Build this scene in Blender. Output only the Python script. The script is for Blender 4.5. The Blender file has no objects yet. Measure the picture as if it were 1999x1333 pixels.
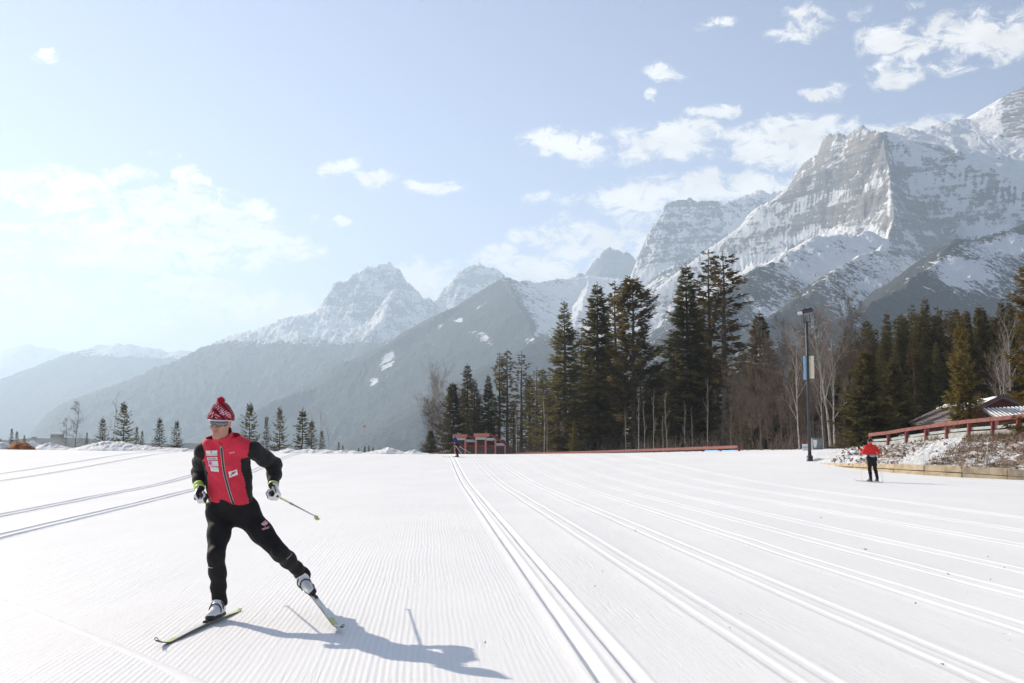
import bpy, math, random
import numpy as np
from mathutils import Vector, Matrix
from mathutils.bvhtree import BVHTree
import openvdb

R = math.radians
C = bpy.context.scene.collection
SC = bpy.context.scene

# ------------------------------------------------------------------ camera
FPX, CX, CY, CAMH, PITCH = 2221.0, 999.5, 666.5, 1.325, R(5.34)
cam = bpy.data.cameras.new('camera')
cam.sensor_width = 36.0
cam.lens = 36.0 * FPX / 1999.0
cam.clip_start = 0.1
cam.clip_end = 60000
camo = bpy.data.objects.new('camera', cam)
camo.location = (0, 0, CAMH)
camo.rotation_euler = (R(90) + PITCH, 0, 0)
C.objects.link(camo)
SC.camera = camo

# ------------------------------------------------------------------ colour management, render settings
SC.view_settings.view_transform = 'Standard'
SC.view_settings.look = 'None'
SC.view_settings.exposure = 0.52
SC.view_settings.gamma = 1.0
SC.cycles.max_bounces = 6
SC.cycles.diffuse_bounces = 3
SC.cycles.glossy_bounces = 2
SC.cycles.transmission_bounces = 4
SC.cycles.transparent_max_bounces = 6
SC.cycles.volume_bounces = 1
SC.cycles.caustics_reflective = False
SC.cycles.caustics_refractive = False

# ------------------------------------------------------------------ sun
SUN_EL = R(29.2)
sun_h = Vector((-0.728, 0.686))
sun_dir = Vector((sun_h.x * math.cos(SUN_EL), sun_h.y * math.cos(SUN_EL), math.sin(SUN_EL))).normalized()
sl = bpy.data.lights.new('sun', 'SUN')
sl.energy = 4.5
sl.angle = R(0.55)
sl.color = (1.0, 0.885, 0.73)
so = bpy.data.objects.new('sun', sl)
so.rotation_euler = sun_dir.to_track_quat('Z', 'Y').to_euler()
so.location = (-40, 40, 60)
C.objects.link(so)

# ------------------------------------------------------------------ pixel helpers (a pixel and a distance give a place in the world)
CP, SP = math.cos(PITCH), math.sin(PITCH)
def ray(px, py):
    u = (px - CX) / FPX
    v = (CY - py) / FPX
    return np.array([u, CP - SP * v, SP + CP * v])
def at(px, py, Y):
    r = ray(px, py)
    t = Y / r[1]
    return np.array([r[0] * t, Y, CAMH + r[2] * t])
def azel(px, py):
    r = ray(px, py); r = r / np.linalg.norm(r)
    return math.atan2(r[0], r[1]), math.asin(r[2])

# ------------------------------------------------------------------ world: Nishita sky with cumulus clouds
W = bpy.data.worlds.new('World')
SC.world = W
W.use_nodes = True
wt = W.node_tree
for n in list(wt.nodes): wt.nodes.remove(n)
def wn(t, **k):
    n = wt.nodes.new(t)
    for a, b in k.items(): setattr(n, a, b)
    return n
def wl(a, b): wt.links.new(a, b)
out = wn('ShaderNodeOutputWorld')
bg = wn('ShaderNodeBackground')
SKY_STRENGTH = 0.100
bg.inputs['Strength'].default_value = SKY_STRENGTH
wl(bg.outputs[0], out.inputs['Surface'])
sky = wn('ShaderNodeTexSky', sky_type='NISHITA', sun_disc=False)
sky.sun_elevation = SUN_EL
sky.sun_rotation = math.atan2(sun_h.x, sun_h.y)
sky.altitude = 1400
sky.air_density = 1.0
sky.dust_density = 0.25
sky.ozone_density = 3.0
tc = wn('ShaderNodeTexCoord')
sep = wn('ShaderNodeSeparateXYZ'); wl(tc.outputs['Generated'], sep.inputs[0])
def wmath(op, a, b=None, c=None, clamp=False):
    n = wn('ShaderNodeMath', operation=op); n.use_clamp = clamp
    for i, v in enumerate((a, b, c)):
        if v is None: continue
        if isinstance(v, (int, float)): n.inputs[i].default_value = v
        else: wl(v, n.inputs[i])
    return n.outputs[0]
def wrange(v, a, b, c, d, smooth=True):
    n = wn('ShaderNodeMapRange'); n.interpolation_type = 'SMOOTHSTEP' if smooth else 'LINEAR'
    wl(v, n.inputs['Value'])
    for k, q in zip(('From Min', 'From Max', 'To Min', 'To Max'), (a, b, c, d)): n.inputs[k].default_value = q
    return n.outputs[0]
az = wmath('ARCTAN2', sep.outputs[0], sep.outputs[1])
el = wmath('ARCSINE', sep.outputs[2])
ae = wn('ShaderNodeCombineXYZ'); wl(az, ae.inputs[0]); wl(el, ae.inputs[1])
def wnoise(scale, sx, sy, detail, rough, off=(0, 0, 0), dist=0.0):
    m = wn('ShaderNodeVectorMath', operation='MULTIPLY_ADD')
    wl(ae.outputs[0], m.inputs[0]); m.inputs[1].default_value = (sx, sy, 1); m.inputs[2].default_value = off
    n = wn('ShaderNodeTexNoise'); n.inputs['Scale'].default_value = scale
    n.inputs['Detail'].default_value = detail; n.inputs['Roughness'].default_value = rough
    n.inputs['Distortion'].default_value = dist
    wl(m.outputs[0], n.inputs['Vector'])
    return n.outputs['Fac']
CLOUDS = [(40,365,62,20,1),(140,372,90,36,1),(250,340,55,22,.9),(370,346,40,18,.85),(345,402,130,36,1),(460,430,75,34,1),
 (300,475,240,52,1.05),(565,482,70,20,.9),(15,492,60,20,.8),(15,442,34,12,.8),(370,562,150,26,.95),(520,602,170,42,1),
 (130,600,120,42,.8),(300,640,150,46,.8),(20,612,60,22,.8),(30,545,90,16,.55),(665,332,46,16,1),(732,352,42,17,.95),(855,368,54,13,.95),
 (610,427,22,10,.7),(668,440,24,12,.75),(75,108,24,15,.95),(330,300,34,9,.6),(830,548,80,38,1.05),(965,502,64,22,.9),
 (1040,528,90,34,1.1),(1036,458,44,17,.95),(1150,472,95,42,.95),(1250,382,90,32,1.05),(1400,366,150,28,1.1),(1510,372,60,22,1),
 (1095,282,78,24,1.05),(1150,302,44,20,.95),(1300,278,100,36,1.1),(1345,262,62,28,1.1),(1535,278,120,44,1.1),(1620,250,54,24,1.1),
 (1740,252,66,15,.9),(1830,244,60,14,.85),(1390,221,44,12,.9),(1432,215,22,12,.9),(1283,140,34,18,.95),(1275,185,12,14,.6),
 (1616,178,38,15,1),(1405,45,40,12,.75),(1570,42,58,26,.85),(1520,60,34,16,.65),(1728,75,60,30,1),(1790,88,56,24,.9),
 (1905,62,100,40,1),(1965,74,70,34,1),(1855,118,44,22,.8),(1745,146,48,30,.9),(1680,20,24,12,.65),(1785,5,20,10,.6),(1080,395,70,14,.6),(1240,470,50,60,.75),
 (700,590,70,30,.9),(420,690,120,30,.55)]
acc = None
warpn = wn('ShaderNodeTexNoise'); warpn.inputs['Scale'].default_value = 26; warpn.inputs['Detail'].default_value = 3
wl(ae.outputs[0], warpn.inputs['Vector'])
wsub = wn('ShaderNodeVectorMath', operation='SUBTRACT'); wl(warpn.outputs['Color'], wsub.inputs[0]); wsub.inputs[1].default_value = (.5, .5, .5)
wsc = wn('ShaderNodeVectorMath', operation='MULTIPLY_ADD'); wl(wsub.outputs[0], wsc.inputs[0]); wsc.inputs[1].default_value = (.05, .024, 0); wl(ae.outputs[0], wsc.inputs[2])
for (px, py, rx, ry, st) in CLOUDS:
    a, e = azel(px, py)
    m = wn('ShaderNodeVectorMath', operation='MULTIPLY_ADD')
    sx, sy = FPX / (rx * 1.25), FPX / (ry * 1.35)
    wl(wsc.outputs[0], m.inputs[0]); m.inputs[1].default_value = (sx, sy, 0); m.inputs[2].default_value = (-a * sx, -e * sy, 0)
    ln = wn('ShaderNodeVectorMath', operation='LENGTH'); wl(m.outputs[0], ln.inputs[0])
    v = wrange(ln.outputs['Value'], 0.25, 1.35, st, 0.0)
    acc = v if acc is None else wmath('MAXIMUM', acc, v)
# beyond the frame the same kind of scattered cumulus goes on
far_az = wrange(wmath('ABSOLUTE', az), R(27), R(33), 0, 1)
far_el = wrange(el, R(24), R(30), 0, 1)
outside = wmath('MAXIMUM', far_az, far_el)
gen = wmath('MULTIPLY', wrange(wnoise(5.0, 1.0, 2.4, 3, .5), 0.5, 0.68, 0, 1.0), outside)
acc = wmath('MAXIMUM', acc, gen)
n1 = wnoise(44, 1.0, 1.7, 8, .70, (3, 1, 7), .5)
dens = wmath('ADD', acc, wmath('MULTIPLY', wmath('MULTIPLY', wmath('SUBTRACT', n1, 0.5), 4.2), wmath('MULTIPLY', acc, 1.6, clamp=True)))
mask = wrange(dens, 0.22, 1.10, 0, 1)
mask = wmath('MULTIPLY', mask, 0.93)
above = wrange(el, R(-1), R(1), 0, 1)
mask = wmath('MULTIPLY', mask, above)
shade = wrange(wnoise(20, 1.0, 2.0, 5, .55, (9, 4, 1)), 0.3, 0.7, 0.86, 1.04)
ccol = wn('ShaderNodeVectorMath', operation='SCALE'); ccol.inputs[0].default_value = (8.3, 8.1, 7.75); wl(shade, ccol.inputs['Scale'])
mx = wn('ShaderNodeMix', data_type='RGBA'); wl(mask, mx.inputs['Factor']); hs = wn('ShaderNodeHueSaturation'); hs.inputs['Saturation'].default_value = .74; wl(sky.outputs[0], hs.inputs['Color']); tint = wn('ShaderNodeVectorMath', operation='MULTIPLY'); wl(hs.outputs[0], tint.inputs[0]); tint.inputs[1].default_value = (1.035, .955, .965); wl(tint.outputs[0], mx.inputs['A']); wl(ccol.outputs[0], mx.inputs['B'])
wl(mx.outputs['Result'], bg.inputs['Color'])

# ------------------------------------------------------------------ object helpers
def setp(o, label=None, cat=None, group=None, kind=None):
    if label: o['label'] = label
    if cat: o['category'] = cat
    if group: o['group'] = group
    if kind: o['kind'] = kind
    return o
def thing(name, label, cat, loc=(0, 0, 0), group=None, rz=0.0, scale=None):
    o = bpy.data.objects.new(name, None)
    o.empty_display_size = 0.2
    o.location = tuple(float(c) for c in loc); o.rotation_euler = (0, 0, rz)
    if scale: o.scale = scale
    C.objects.link(o)
    return setp(o, label, cat, group)
def mesh_np(name, V, F, mats=None, smooth=True, fmat=None):
    """F: int array (n,3)/(n,4), or a list of such arrays."""
    me = bpy.data.meshes.new(name)
    V = np.asarray(V, dtype=np.float32)
    Fs = F if isinstance(F, list) else [F]
    Fs = [np.asarray(f, dtype=np.int32) for f in Fs if len(f)]
    nl = sum(f.size for f in Fs); nf = sum(len(f) for f in Fs)
    me.vertices.add(len(V)); me.vertices.foreach_set('co', V.ravel())
    me.loops.add(nl); me.loops.foreach_set('vertex_index', np.concatenate([f.ravel() for f in Fs]))
    me.polygons.add(nf)
    tot = np.concatenate([np.full(len(f), f.shape[1], dtype=np.int32) for f in Fs])
    st = np.concatenate([[0], np.cumsum(tot)[:-1]]).astype(np.int32)
    me.polygons.foreach_set('loop_start', st)
    me.polygons.foreach_set('use_smooth', np.full(nf, bool(smooth)))
    if fmat is not None: me.polygons.foreach_set('material_index', np.asarray(fmat, dtype=np.int32))
    me.update(calc_edges=True)
    if mats is not None:
        for m in (mats if isinstance(mats, (list, tuple)) else [mats]): me.materials.append(m)
    return me
def root_loc(p):
    t = np.zeros(3)
    while p is not None:
        t += np.array(p.location); p = p.parent
    return t
def obj(name, me, parent=None):
    o = bpy.data.objects.new(name, me); C.objects.link(o)
    if parent is not None: o.parent = parent
    return o
def part(name, V, F, mats, parent=None, smooth=True, fmat=None, world=True):
    """V in world metres; the part is stored relative to its (unrotated) thing."""
    V = np.asarray(V, dtype=np.float64)
    if world and parent is not None: V = V - root_loc(parent)
    return obj(name, mesh_np(name, V, F, mats, smooth, fmat), parent)

class MB:
    """collects simple shapes into one mesh"""
    def __init__(self): self.V = []; self.F4 = []; self.F3 = []; self.n = 0
    def add(self, V, F):
        V = np.asarray(V, float).reshape(-1, 3)
        for f in F:
            (self.F4 if len(f) == 4 else self.F3).append([i + self.n for i in f])
        self.V.append(V); self.n += len(V)
    def box(self, c, s, rot=None, bevel=0.0):
        """box centre c, full size s; rot a 3x3 whose columns are the box axes; bevelled edges when bevel > 0"""
        c = np.asarray(c, float); h = np.asarray(s, float) / 2
        M = np.eye(3) if rot is None else np.asarray(rot, float)
        if bevel <= 0:
            P = np.array([[x, y, z] for x in (-1, 1) for y in (-1, 1) for z in (-1, 1)]) * h
            F = [(0, 1, 3, 2), (4, 6, 7, 5), (0, 4, 5, 1), (2, 3, 7, 6), (0, 2, 6, 4), (1, 5, 7, 3)]
        else:
            b = min(bevel, h.min() * .8); P = []; idx = {}
            for sx in (-1, 1):
                for sy in (-1, 1):
                    for sz in (-1, 1):
                        for ax in range(3):
                            q = np.array([sx, sy, sz]) * (h - b); q[ax] += (sx, sy, sz)[ax] * b
                            idx[(sx, sy, sz, ax)] = len(P); P.append(q)
            P = np.array(P); F = []
            for ax in range(3):
                o1, o2 = [a for a in range(3) if a != ax]
                for s0 in (-1, 1):
                    q = []
                    for (a, b2) in ((-1, -1), (1, -1), (1, 1), (-1, 1)):
                        k = [0, 0, 0]; k[ax] = s0; k[o1] = a; k[o2] = b2; q.append(idx[(*k, ax)])
                    F.append(tuple(q))
                for a in (-1, 1):
                    for b2 in (-1, 1):
                        k0 = [0, 0, 0]; k0[o1] = a; k0[o2] = b2
                        kA = list(k0); kA[ax] = -1; kB = list(k0); kB[ax] = 1
                        F.append((idx[(*kA, o1)], idx[(*kB, o1)], idx[(*kB, o2)], idx[(*kA, o2)]))
            for sx in (-1, 1):
                for sy in (-1, 1):
                    for sz in (-1, 1): F.append(tuple(idx[(sx, sy, sz, a)] for a in range(3)))
        self.add(c + P @ M.T, F)
    def beam(self, a, b, w, h, bevel=0.0, up=(0, 0, 1)):
        a = np.asarray(a, float); b = np.asarray(b, float); d = b - a; L = np.linalg.norm(d); d /= L
        s = np.cross(up, d); s /= np.linalg.norm(s); u = np.cross(d, s)
        self.box((a + b) / 2, (L, w, h), np.stack([d, s, u], 1), bevel)
    def tube(self, pts, rad, n=8, caps=True):
        pts = [np.asarray(p, float) for p in pts]
        if isinstance(rad, (int, float)): rad = [rad] * len(pts)
        V = []; prev = None
        for i, p in enumerate(pts):
            d = pts[min(i + 1, len(pts) - 1)] - pts[max(i - 1, 0)]; d = d / (np.linalg.norm(d) + 1e-9)
            if prev is None:
                prev = np.cross(d, (0, 0, 1.0)); 
                if np.linalg.norm(prev) < 1e-3: prev = np.array([1.0, 0, 0])
            s = prev - d * np.dot(prev, d); s /= np.linalg.norm(s); t = np.cross(d, s); prev = s
            for k in range(n):
                a = 2 * math.pi * k / n
                V.append(p + rad[i] * (math.cos(a) * s + math.sin(a) * t))
        F = []
        for i in range(len(pts) - 1):
            for k in range(n):
                k2 = (k + 1) % n
                F.append((i * n + k, i * n + k2, (i + 1) * n + k2, (i + 1) * n + k))
        if caps:
            m = len(V); V.append(pts[0]); V.append(pts[-1]); e = (len(pts) - 1) * n
            for k in range(n):
                k2 = (k + 1) % n
                F.append((m, k2, k)); F.append((m + 1, e + k, e + k2))
        self.add(V, F)
    def ellipsoid(self, c, r, n=10, m=7, rot=None):
        V = [];
        for i in range(m + 1):
            th = math.pi * i / m
            for k in range(n):
                a = 2 * math.pi * k / n
                V.append((math.sin(th) * math.cos(a), math.sin(th) * math.sin(a), math.cos(th)))
        V = np.array(V) * np.asarray(r, float)
        if rot is not None: V = V @ np.asarray(rot).T
        F = [(i * n + k, i * n + (k + 1) % n, (i + 1) * n + (k + 1) % n, (i + 1) * n + k) for i in range(m) for k in range(n)]
        self.add(V + np.asarray(c, float), F)
    def arrays(self):
        return np.concatenate(self.V), [np.array(f, dtype=np.int32).reshape(-1, k) for f, k in ((self.F4, 4), (self.F3, 3)) if f]
    def part(self, name, mats, parent=None, smooth=False, world=True):
        V, F = self.arrays()
        return part(name, V, F, mats, parent, smooth, None, world)
    def mesh(self, name, mats, smooth=False):
        V, F = self.arrays()
        return mesh_np(name, V, F, mats, smooth)
def copy_tree(o, parent=None):
    c = o.copy(); C.objects.link(c)
    if parent is not None: c.parent = parent
    for ch in list(o.children): copy_tree(ch, c)
    return c

# ------------------------------------------------------------------ noise in numpy
_rng = np.random.RandomState(11)
_perm = _rng.permutation(512).astype(np.int64)
_perm = np.concatenate([_perm, _perm, _perm])
_gang = _rng.rand(512) * 2 * np.pi
_gx, _gy = np.cos(_gang), np.sin(_gang)
def perlin(x, y, seed=0):
    x = np.asarray(x, float) + seed * 17.31; y = np.asarray(y, float) + seed * 9.77
    xi = np.floor(x); yi = np.floor(y); xf = x - xi; yf = y - yi
    xi = xi.astype(np.int64) & 511; yi = yi.astype(np.int64) & 511
    u = xf * xf * xf * (xf * (xf * 6 - 15) + 10); v = yf * yf * yf * (yf * (yf * 6 - 15) + 10)
    def g(ix, iy, dx, dy):
        h = _perm[_perm[ix & 511] + (iy & 511)]
        return _gx[h] * dx + _gy[h] * dy
    a = g(xi, yi, xf, yf); b = g(xi + 1, yi, xf - 1, yf); c = g(xi, yi + 1, xf, yf - 1); d = g(xi + 1, yi + 1, xf - 1, yf - 1)
    return (a + (b - a) * u + (c - a) * v + (a - b - c + d) * u * v) * 1.5
def fbm(x, y, oct=5, seed=0, gain=.5, lac=2.03):
    s = 0; a = 1.0; t = 0
    for i in range(oct):
        s = s + a * perlin(x, y, seed + i); t += a; a *= gain; x = x * lac; y = y * lac
    return s / t
def ridged(x, y, oct=5, seed=0, gain=.5):
    s = 0; a = 1.0; t = 0
    for i in range(oct):
        s = s + a * (1 - 2 * np.abs(perlin(x, y, seed + i))); t += a; a *= gain; x = x * 2.07; y = y * 2.07
    return s / t
def sstep(a, b, x):
    t = np.clip((np.asarray(x, float) - a) / (b - a), 0, 1)
    return t * t * (3 - 2 * t)

# ------------------------------------------------------------------ materials
def new_mat(name):
    m = bpy.data.materials.new(name); m.use_nodes = True
    t = m.node_tree
    for n in list(t.nodes): t.nodes.remove(n)
    o = t.nodes.new('ShaderNodeOutputMaterial')
    return m, t, o
class NT:
    def __init__(self, t): self.t = t
    def n(self, typ, **k):
        q = self.t.nodes.new(typ)
        for a, b in k.items(): setattr(q, a, b)
        return q
    def l(self, a, b): self.t.links.new(a, b)
    def set(self, sock, v):
        if hasattr(v, 'is_output') or hasattr(v, 'links'): self.l(v, sock)
        else: sock.default_value = v
    def math(self, op, *a, clamp=False):
        q = self.n('ShaderNodeMath', operation=op); q.use_clamp = clamp
        for i, v in enumerate(a): self.set(q.inputs[i], v)
        return q.outputs[0]
    def rng(self, v, a, b, c=0.0, d=1.0, smooth=True):
        q = self.n('ShaderNodeMapRange'); q.interpolation_type = 'SMOOTHSTEP' if smooth else 'LINEAR'
        self.set(q.inputs['Value'], v)
        for k, x in zip(('From Min', 'From Max', 'To Min', 'To Max'), (a, b, c, d)): q.inputs[k].default_value = x
        return q.outputs[0]
    def mix(self, f, a, b):
        q = self.n('ShaderNodeMix', data_type='RGBA')
        self.set(q.inputs['Factor'], f)
        for s, v in (('A', a), ('B', b)):
            if isinstance(v, tuple): q.inputs[s].default_value = (*v[:3], 1)
            else: self.l(v, q.inputs[s])
        return q.outputs['Result']
    def noise(self, vec, scale, detail=4, rough=.55, dist=0.0, out='Fac'):
        q = self.n('ShaderNodeTexNoise'); q.inputs['Scale'].default_value = scale
        q.inputs['Detail'].default_value = detail; q.inputs['Roughness'].default_value = rough; q.inputs['Distortion'].default_value = dist
        if vec is not None: self.l(vec, q.inputs['Vector'])
        return q.outputs[out]
    def vscale(self, vec, s):
        q = self.n('ShaderNodeVectorMath', operation='MULTIPLY'); self.l(vec, q.inputs[0]); q.inputs[1].default_value = s
        return q.outputs[0]
    def pos(self): return self.n('ShaderNodeNewGeometry').outputs['Position']
    def objc(self): return self.n('ShaderNodeTexCoord').outputs['Object']
    def bump(self, h, strength, dist, normal=None):
        q = self.n('ShaderNodeBump'); q.inputs['Strength'].default_value = strength; q.inputs['Distance'].default_value = dist
        self.l(h, q.inputs['Height'])
        if normal is not None: self.l(normal, q.inputs['Normal'])
        return q.outputs[0]
    def bsdf(self, out, col, rough=.8, spec=.3, metal=0.0, normal=None, sheen=0.0):
        b = self.n('ShaderNodeBsdfPrincipled')
        if isinstance(col, tuple): b.inputs['Base Color'].default_value = (*col[:3], 1)
        else: self.l(col, b.inputs['Base Color'])
        self.set(b.inputs['Roughness'], rough)
        b.inputs['Specular IOR Level'].default_value = spec; b.inputs['Metallic'].default_value = metal
        if sheen: b.inputs['Sheen Weight'].default_value = sheen
        if normal is not None: self.l(normal, b.inputs['Normal'])
        if out is not None: self.l(b.outputs[0], out.inputs['Surface'])
        return b
def plain(name, col, rough=.7, spec=.3, metal=0.0, var=.18, scale=6.0, bump=0.0, bscale=40.0, sheen=0.0):
    """painted / cloth / metal surface with slight uneven colour and fine relief"""
    m, t, o = new_mat(name); N = NT(t); p = N.objc()
    f = N.noise(p, scale, 5, .6)
    lo = tuple(c * (1 - var) for c in col); hi = tuple(min(1, c * (1 + var)) for c in col)
    c = N.mix(N.rng(f, .3, .7), lo, hi)
    nrm = N.bump(N.noise(p, bscale, 3, .6), bump, .01) if bump > 0 else None
    N.bsdf(o, c, rough, spec, metal, nrm, sheen)
    return m
# ================================================================== GROUND
def g_crest(u):
    return np.interp(u, [-.6, -.45, -.30, -.2, -.07, .0, .1, .2, .27, .4], [1.22, 1.20, 1.02, .90, .80, .78, .88, 1.02, 1.22, 1.25])
def g_back(u):
    return np.interp(u, [-.6, -.3, -.1, -.03, .03, .1, .2, .3], [-1.2, -1.0, -.4, .1, .3, .7, 1.1, 1.3])
def ground(x, y):
    x = np.asarray(x, float); y = np.asarray(y, float)
    u = x / np.maximum(y, 20.0)
    zc = g_crest(u); zb = g_back(u)
    E = np.interp(u, [-.6, .1, .26, .4], [97, 97, 82, 80])
    z = zc * sstep(36, 1, (np.minimum(y, E) * 0 + 36) - 0) if False else zc * sstep(0, 1, (y - 37) / (E - 37))
    z = z + (zb - zc) * sstep(0, 1, (y - E) / 45.0)
    z = z + 0.018 * fbm(x * .22, y * .12, 3, 5) * sstep(3, 20, y)
    return z
def hit_ground(px, py, lo=3.0, hi=140.0):
    Y = np.linspace(lo, hi, 4000)
    r = ray(px, py); X = r[0] / r[1] * Y; Z = CAMH + r[2] / r[1] * Y
    d = Z - ground(X, Y)
    k = np.where(d < 0)[0]
    k = k[0] if len(k) else len(Y) - 1
    return np.array([X[k], Y[k], float(ground(X[k], Y[k]))])

def lane_dir(s): return np.interp(s, [-9, 0, 10], [-.150, -.0675, -.022])
TRACKS = [(-16.4, .22), (-14.4, .22), (-8.04, .22), (-6.49, .22), (.54, .21), (1.64, .21), (2.69, .21), (3.80, .21), (4.73, .21), (5.71, .22), (7.2, .22), (8.5, .22), (10.1, .22)]
cols = set()
def addr(a, b, st):
    for v in np.arange(a, b + 1e-6, st): cols.add(round(float(v), 4))
addr(-12, 14, .25); addr(-40, -12, 1.0); addr(14, 40, 1.0); addr(-140, -40, 6); addr(40, 140, 6)
for c, gap in TRACKS:
    for r in (-gap / 2, gap / 2):
        for o in (-.085, -.062, -.046, -.036, -.02, .02, .036, .046, .062, .085): cols.add(round(c + r + o, 4))
cols = np.array(sorted(cols))
keep = np.concatenate([[True], np.diff(cols) > .006]); cols = cols[keep]
rows = np.concatenate([np.linspace(-60, 0, 8), np.linspace(1, 14, 66)[0:], np.geomspace(14.5, 140, 120)])
Sg, Yg = np.meshgrid(cols, rows)
Xg = Sg + lane_dir(Sg) * (Yg - 8)
Zg = ground(Xg, Yg)
tr = np.zeros_like(Zg)
for c, gap in TRACKS:
    for r in (-gap / 2, gap / 2):
        w = Sg - (c + r + .006 * fbm(Yg * .12, 0 * Yg + c * 7 + r * 31, 2, 9))
        a = np.abs(w)
        dep = (.026 if c < .7 else .0065) * (1 - sstep(.028, .045, a)) - (.008 if c < .7 else .003) * sstep(.040, .058, a) * (1 - sstep(.062, .084, a))
        tr = tr - dep * (1 + .55 * fbm(Yg * .9, Sg * 3, 4, 12))
Zg = Zg + tr * sstep(128, 60, Yg) if False else Zg + tr
Zg = Zg + .006 * fbm(Xg * 1.3, Yg * .5, 3, 21) * sstep(1, 4, Yg)
nr, nc = Sg.shape
def grid_faces(nr, nc):
    i = np.arange(nr * nc).reshape(nr, nc)
    return np.stack([i[:-1, :-1], i[:-1, 1:], i[1:, 1:], i[1:, :-1]], -1).reshape(-1, 4)

def snow_material(name, groom=True):
    m, t, o = new_mat(name); N = NT(t)
    p = N.pos()
    big = N.noise(N.vscale(p, (1, .35, 1)), .5, 5, .6)
    col = N.mix(N.rng(big, .3, .7), (.845, .842, .838), (.89, .888, .885))
    fine = N.noise(p, 55, 4, .65)
    mid = N.noise(p, 9, 5, .6)
    if groom:
        uv = N.n('ShaderNodeUVMap'); uv.uv_map = 'trail'
        sp = N.n('ShaderNodeSeparateXYZ'); N.l(uv.outputs[0], sp.inputs[0])
        s, y = sp.outputs[0], sp.outputs[1]
        wob = N.math('MULTIPLY', N.noise(p, .5, 2, .5), .05)
        ph = N.math('MULTIPLY', N.math('ADD', s, wob), 2 * math.pi / .042)
        wav = N.math('SINE', ph)
        ph2 = N.math('MULTIPLY', N.math('ADD', s, wob), 2 * math.pi / .335)
        wav2 = N.math('POWER', N.math('ABSOLUTE', N.math('SINE', ph2)), 14.0)
        zone = N.rng(N.noise(N.vscale(uv.outputs[0], (.9, .07, 0)), 1.0, 4, .6), .34, .62, .10, 1.0)
        inlane = N.math('MULTIPLY', N.rng(s, -5.9, -5.5), N.rng(s, .20, .32, 1, 0))
        right = N.math('MULTIPLY', N.rng(s, .75, .85), .22)
        left = N.math('MULTIPLY', N.rng(s, -6.0, -5.8, 1, 0), .35)
        amp = N.math('MULTIPLY', zone, N.math('ADD', inlane, N.math('ADD', right, left)))
        h = N.math('MULTIPLY', N.math('ADD', wav, N.math('MULTIPLY', wav2, 1.1)), amp)
        clod = N.rng(N.noise(p, 21, 5, .7), .60, .74)
        crumb = N.math('ADD', N.math('MULTIPLY', N.rng(fine, .5, .8, 0, 1), 2.2), N.math('MULTIPLY', clod, 3.2))
        scrape = N.noise(N.vscale(uv.outputs[0], (26, 1.6, 0)), 1.0, 4, .7)
        # pole holes and skate marks
        vo = N.n('ShaderNodeTexVoronoi'); vo.inputs['Scale'].default_value = .75; N.l(N.vscale(p, (1, 1, 0)), vo.inputs['Vector'])
        hole = N.math('MULTIPLY', N.rng(vo.outputs['Distance'], .014, .034, -9.0, 0.0), N.rng(N.noise(p, .35, 2, .5), .5, .56))
        h = N.math('ADD', h, hole)
        for ang, sd_ in ((16, 3.0), (-21, 8.0), (9, 15.0)):
            mp = N.n('ShaderNodeMapping'); mp.inputs['Rotation'].default_value = (0, 0, R(ang)); mp.inputs['Location'].default_value = (sd_, sd_ * 2, 0); mp.inputs['Scale'].default_value = (1.5, .045, 0)
            N.l(uv.outputs[0], mp.inputs['Vector'])
            ln = N.noise(mp.outputs[0], 2.2, 3, .55)
            mark = N.math('MULTIPLY', N.rng(N.math('ABSOLUTE', N.math('SUBTRACT', ln, .5)), .0, .010, 1, 0), N.rng(N.noise(p, .6, 3, .6), .5, .62, 0, 2.2))
            h = N.math('SUBTRACT', h, mark)
        h = N.math('ADD', h, crumb)
        h = N.math('ADD', h, N.math('MULTIPLY', N.math('SUBTRACT', scrape, .5), 3.2))
        big2 = N.noise(N.vscale(p, (1, .4, 1)), 1.7, 4, .6)
        h = N.math('ADD', h, N.math('ADD', N.math('MULTIPLY', mid, 3.0), N.math('MULTIPLY', big2, 9.0)))
        nrm = N.bump(h, .42, .0020)
    else:
        lump = N.noise(p, 1.6, 6, .62)
        h = N.math('ADD', N.math('MULTIPLY', lump, 6.0), N.math('MULTIPLY', fine, .6))
        nrm = N.bump(h, .8, .05)
    b = N.bsdf(o, col, .62, .25, 0, nrm)
    return m
M_snow = snow_material('groomed_snow', True)
M_bank = snow_material('piled_snow', False)
me = mesh_np('snow_field', np.stack([Xg, Yg, Zg], -1).reshape(-1, 3), grid_faces(nr, nc), M_snow)
uvl = me.uv_layers.new(name='trail')
li = np.zeros(len(me.loops), dtype=np.int32); me.loops.foreach_get('vertex_index', li)
uvl.data.foreach_set('uv', np.stack([Sg.ravel()[li], Yg.ravel()[li]], -1).astype(np.float32).ravel())
setp(obj('snow_field', me), kind='structure')

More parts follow.
